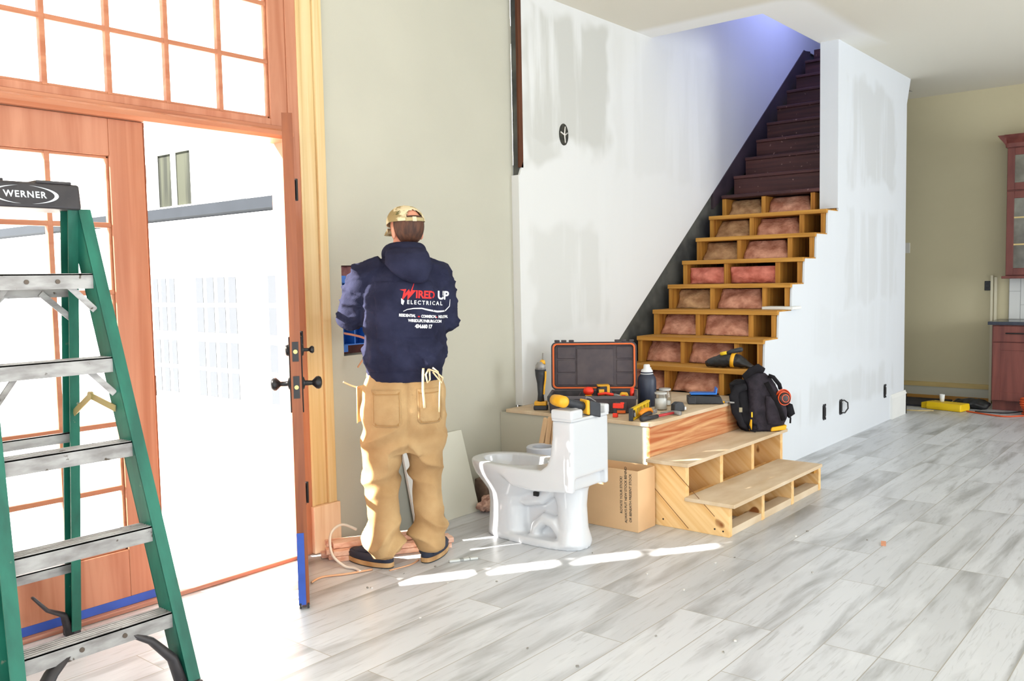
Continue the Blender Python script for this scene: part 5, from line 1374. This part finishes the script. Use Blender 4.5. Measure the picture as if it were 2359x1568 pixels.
# decals projected on the garments
def bvh(me):
    return BVHTree.FromPolygons([v.co.copy() for v in me.vertices], [tuple(p.vertices) for p in me.polygons])
BH, BPT = bvh(hm_), bvh(pants.data)
def project(mb, T, off, dirv=Vector((0, 1, 0))):
    out = []
    for p in mb.v:
        o_ = Vector((p[0], -.6, p[1]))
        hit = T.ray_cast(o_, dirv)
        if hit[0] is None: out.append((p[0], -.1, p[1])); continue
        out.append(tuple(hit[0] - dirv * off))
    mb.v = out; return mb
def subdiv(mb, n=1):
    me = bpy.data.meshes.new('t'); me.from_pydata(mb.v, [], mb.f)
    b = bmesh.new(); b.from_mesh(me); bmesh.ops.triangulate(b, faces=b.faces[:])
    for _ in range(n):
        es = [e for e in b.edges if e.calc_length() > .012]
        if not es: break
        bmesh.ops.subdivide_edges(b, edges=es, cuts=1); bmesh.ops.triangulate(b, faces=b.faces[:])
    b.verts.index_update()
    k_ = MB(); k_.add([tuple(v.co) for v in b.verts], [tuple(v.index for v in f.verts) for f in b.faces]); b.free(); bpy.data.meshes.remove(me); return k_
M_pw = mat('print_white', (.82, .82, .84), .7)
M_pr = mat('print_red', srgb(224, 38, 36), .7)
LX, LZ_ = .100, 1.305      # centre of the back print
ROT = math.radians(-4)
def place(mb, x, z, sx=1.0, sz=1.0):
    c, s = math.cos(ROT), math.sin(ROT); o_ = []
    for p in mb.v:
        a, b = x + p[0] * sx, z + p[1] * sz
        o_.append((LX + a * c - b * s, LZ_ + a * s + b * c, 0))
    mb.v = o_; return mb
LF = .92
red = MB(); wht = MB()
red.merge(place(text_mesh('IRED', .050, .0016, 'LEFT', .98), -.052, .046, LF * 1.02))
wht.merge(place(text_mesh('UP', .056, .0018, 'LEFT', .98), .060, .046, LF))
def poly(pts): return MB().add([(p[0], p[1], 0) for p in pts], [tuple(range(len(pts)))])
# lightning-bolt W
def stroke(pts, w0, w1):
    V_, F_ = [], []
    for i, p in enumerate(pts):
        a = Vector(pts[max(i - 1, 0)]); b = Vector(pts[min(i + 1, len(pts) - 1)]); t = (b - a).normalized(); nn = Vector((-t.y, t.x)); w_ = w0 + (w1 - w0) * i / (len(pts) - 1)
        V_ += [(p[0] + nn.x * w_, p[1] + nn.y * w_, 0), (p[0] - nn.x * w_, p[1] - nn.y * w_, 0)]
    F_ = [(2 * i, 2 * i + 1, 2 * i + 3, 2 * i + 2) for i in range(len(pts) - 1)]
    return MB().add(V_, F_)
w_pts = [(-.128, .066), (-.100, .068), (-.112, .022), (-.085, .068), (-.086, .030), (-.058, .108)]
red.merge(place(poly([(-.128, .066), (-.096, .070), (-.104, .046), (-.084, .070), (-.078, .056), (-.056, .110), (-.068, .066), (-.050, .066), (-.090, .018), (-.090, .046), (-.118, .012), (-.108, .060)]), 0, 0))
wht.merge(place(text_mesh('ELECTRICAL', .0260, .0006, 'LEFT', 1.42), -.092, .008, LF))
sw1 = [(-.118, .006), (-.112, -.030), (-.108, -.036), (-.090, -.026), (-.060, -.020), (-.020, -.018), (.010, -.024), (.060, -.031), (.110, -.026), (.130, -.004), (.131, .030)]
wht.merge(place(stroke([Vector(p) for p in sw1[2:8]], .0012, .0042), 0, 0)).merge(place(stroke([Vector(p) for p in sw1[7:]], .0042, .0008), 0, 0)).merge(place(poly([(-.120, .026), (-.104, .014), (-.110, -.006), (-.119, .0)]), 0, 0))
wht.merge(place(text_mesh('RESIDENTIAL', .0185, .0007, 'LEFT', .90), -.128, -.055, .80))
wht.merge(place(text_mesh('COMMERCIAL', .0185, .0007, 'LEFT', .90), -.022, -.056, .72))
wht.merge(place(text_mesh('INDUSTRIAL', .0185, .0007, 'LEFT', .90), .066, -.056, .62))
dashes = [place(text_mesh('-', .03, .0012, 'LEFT'), -.038, -.055), place(text_mesh('-', .03, .0012, 'LEFT'), .050, -.056)]
wht.merge(place(text_mesh('WIREDUPLYNBURG.COM', .0185, .0007, 'CENTER', .90), .000, -.078, .86))
wht.merge(place(text_mesh('434.660 17', .0235, .0012, 'CENTER', .92), -.008, -.104, .86))
obj('red_print', project(subdiv(red, 3), BH, .0022), M_pr, parent=hoodie, local=True, fixn=False)
for q in dashes: obj('red_dash', project(subdiv(q, 1), BH, .0022), M_pr, parent=hoodie, local=True, fixn=False)
obj('white_print', project(subdiv(wht, 3), BH, .0022), M_pw, parent=hoodie, local=True, fixn=False)
# back pockets: raised patch with stitched border
def patch(x0, x1, z0, z1, taper=.0):
    k_ = MB(); nx, nz = 8, 10; V_, F_ = [], []
    for j in range(nz + 1):
        for i in range(nx + 1):
            tt = j / nz
            x = x0 + (x1 - x0) * i / nx; z = z0 + (z1 - z0) * tt
            if j == 0 and i in (0, nx): z += .016
            V_.append((x, z, 0))
    for j in range(nz):
        for i in range(nx): F_.append((j * (nx + 1) + i, j * (nx + 1) + i + 1, (j + 1) * (nx + 1) + i + 1, (j + 1) * (nx + 1) + i))
    return k_.add(V_, F_)
for (x0, x1, z0, z1) in ((-.170, -.035, .725, .905), (.045, .168, .735, .905)):
    p_ = obj('back_pocket', project(patch(x0, x1, z0, z1), BPT, .004), M_pant, smooth=True, parent=pants, local=True)
    p_.modifiers.new('t', 'SOLIDIFY').thickness = .004
    bd_ = MB()
    for (a0, a1, b0, b1) in ((x0 + .006, x0 + .009, z0 + .02, z1 - .02), (x1 - .009, x1 - .006, z0 + .02, z1 - .02), (x0 + .012, x1 - .012, z0 + .007, z0 + .010), (x0 + .004, x1 - .004, z1 - .024, z1 - .020)):
        bd_.merge(patch(a0, a1, b0, b1))
    obj('pocket_stitching', project(bd_, BPT, .0075), M_stitch, parent=pants, local=True, fixn=False)
obj('belt_band', MB().loft([ering(.0, .0, .955, .186, .150, sq=2.3), ering(.0, .0, .99, .180, .144, sq=2.3)]), M_pant, smooth=True, parent=pants, local=True)

# cap
def dome(th, ph, r=1.0):
    """th azimuth, ph 0 at the rim to 90 at the top; local head frame"""
    a, b = math.radians(th), math.radians(ph)
    return hp(.089 * r * math.cos(a) * math.cos(b) ** .85, -.008 + .106 * r * math.sin(a) * math.cos(b) ** .85, .052 + .082 * math.sin(b) - .018 * (math.sin(a) < 0) * abs(math.sin(a)) * math.cos(b))
V_, F_ = [], []
NA, NP = 72, 16
for j in range(NP + 1):
    for i in range(NA): V_.append(dome(360 * i / NA, 90 * j / NP * .995))
for j in range(NP):
    for i in range(NA):
        th = 360 * (i + .5) / NA; ph = 90 * (j + .5) / NP
        if j >= 2 and ((th - 270) / 29) ** 2 + ((ph - 12) / 31) ** 2 < 1: continue     # rear opening above the strap
        F_.append((j * NA + i, j * NA + (i + 1) % NA, (j + 1) * NA + (i + 1) % NA, (j + 1) * NA + i))
capo = obj('cap', MB().add(V_, F_), M_camo, smooth=True, **KP)
so = capo.modifiers.new('thick', 'SOLIDIFY'); so.thickness = .003; so.offset = 1
obj('cap_button', MB().ell(dome(0, 89.5) + Vector((0, 0, .002)), .008, .008, .005, 12, 6), M_camo, smooth=True, parent=capo, local=True)
V_, F_ = [], []
NB, ND = 24, 8
for s_ in (0, 1):
    for j in range(ND + 1):
        for i in range(NB + 1):
            t = -1 + 2 * i / NB; d = j / ND
            x = .082 * t * (1 - .08 * d); yy = -.008 + .106 * math.sqrt(max(0, 1 - (.92 * t) ** 2)) + d * .075 * math.sqrt(max(0, 1 - (t * .98) ** 2))
            V_.append(hp(x, yy, .052 - .018 * t * t - .018 * d - .003 * s_))
M1 = (ND + 1) * (NB + 1)
for s_ in (0, 1):
    for j in range(ND):
        for i in range(NB):
            a = s_ * M1 + j * (NB + 1) + i; F_.append((a, a + 1, a + NB + 2, a + NB + 1))
edge = [j * (NB + 1) for j in range(ND + 1)] + [ND * (NB + 1) + i for i in range(1, NB + 1)] + [j * (NB + 1) + NB for j in range(ND - 1, -1, -1)]
for a, b in zip(edge, edge[1:]): F_.append((a, b, b + M1, a + M1))
obj('cap_brim', MB().add(V_, F_), M_camo, smooth=True, parent=capo, local=True)
obj('cap_strap', MB().tube([dome(th, 4, 1.035) for th in range(236, 306, 6)], [(.003, .009)] * 12, 8), mat('camo_strap', srgb(178, 160, 116), .8), smooth=True, parent=capo, local=True)
obj('strap_buckle', MB().obox(dome(262, 4, 1.06), Hm @ Vector((1, 0, 0)), Hm @ Vector((0, 1, 0)), Hm @ Vector((0, 0, 1)), .010, .003, .011), mat('camo_buckle', srgb(206, 196, 166), .7), parent=capo, local=True)

# shoes
def shoe(ax, ay, ang, pitch=0):
    f = Vector((math.sin(math.radians(ang)), math.cos(math.radians(ang)), 0)); r_ = Vector((f.y, -f.x, 0))
    def P(u, v, z): return Vector((ax, ay, 0)) + f * u + r_ * v + Vector((0, 0, z))
    def rg(z, grow, L0=-.085, L1=.205):
        o_ = []
        for k_ in range(36):
            a = 2 * PI * k_ / 36; c, s = math.cos(a), math.sin(a)
            u = (L0 + L1) / 2 + (L1 - L0) / 2 * c; w_ = (.046 + .006 * math.sin((u + .05) * 14)) * (abs(s) ** .7) * math.copysign(1, s)
            o_.append(P(u * (1 + grow * .03), w_ * (1 + grow * .1), z))
        return o_
    up_ = obj('shoe', MB().loft([rg(.024, 0), rg(.05, .1), rg(.065, -.9, -.083, .19)]), M_shoe, smooth=True, **KP)
    k_ = MB().tube([P(-.06, 0, .05), P(-.02, 0, .082), P(.05, 0, .078), P(.12, 0, .06), P(.18, 0, .045)], [(.040, .04), (.042, .035), (.042, .028), (.042, .022), (.034, .016)], 16)
    obj('shoe_upper', k_, M_shoe, smooth=True, parent=up_, local=True)
    obj('sole', MB().loft([rg(.006, .5), rg(.026, .7), rg(.028, .2)]), M_sole, smooth=False, parent=up_, local=True)
    obj('outsole', MB().loft([rg(.001, .2), rg(.008, .5)]), M_tread, parent=up_, local=True)
shoe(-.145, .035, -43)
shoe(.118, .075, 28)
# apron ties hanging at the waist, and the apron edge by the hip
ap = obj('apron_tie', MB().tube([(.075, -.185, 1.005), (.072, -.192, .97), (.070, -.190, .90), (.074, -.186, .85), (.076, -.185, .815)], [(.006, .004)] * 5, 8).tube([(.120, -.180, 1.005), (.145, -.178, .985), (.155, -.172, .94), (.150, -.172, .86), (.148, -.172, .79)], [(.006, .004)] * 5, 8).tube([(.10, -.183, 1.0), (.085, -.195, .975), (.092, -.197, .935), (.104, -.195, .95), (.104, -.188, .995)], [(.005, .004)] * 5, 8).tube([(.10, -.183, 1.0), (.135, -.19, .985), (.168, -.182, .955), (.162, -.180, .93), (.12, -.187, .985)], [(.005, .004)] * 5, 8), M_tie, smooth=True, **KP)
ap['label'] = 'cotton apron ties knotted at the back'
k = MB().loft([ering(-.02, .06, .72, .215, .125, sq=2.4), ering(-.02, .06, .90, .212, .120, sq=2.4)], caps=False)
k.f = [f for f in k.f if sum(k.v[i][1] for i in f) / 4 > .045]
apr = obj('apron', k, M_tie, smooth=True, **KP); apr.modifiers.new('t', 'SOLIDIFY').thickness = .004
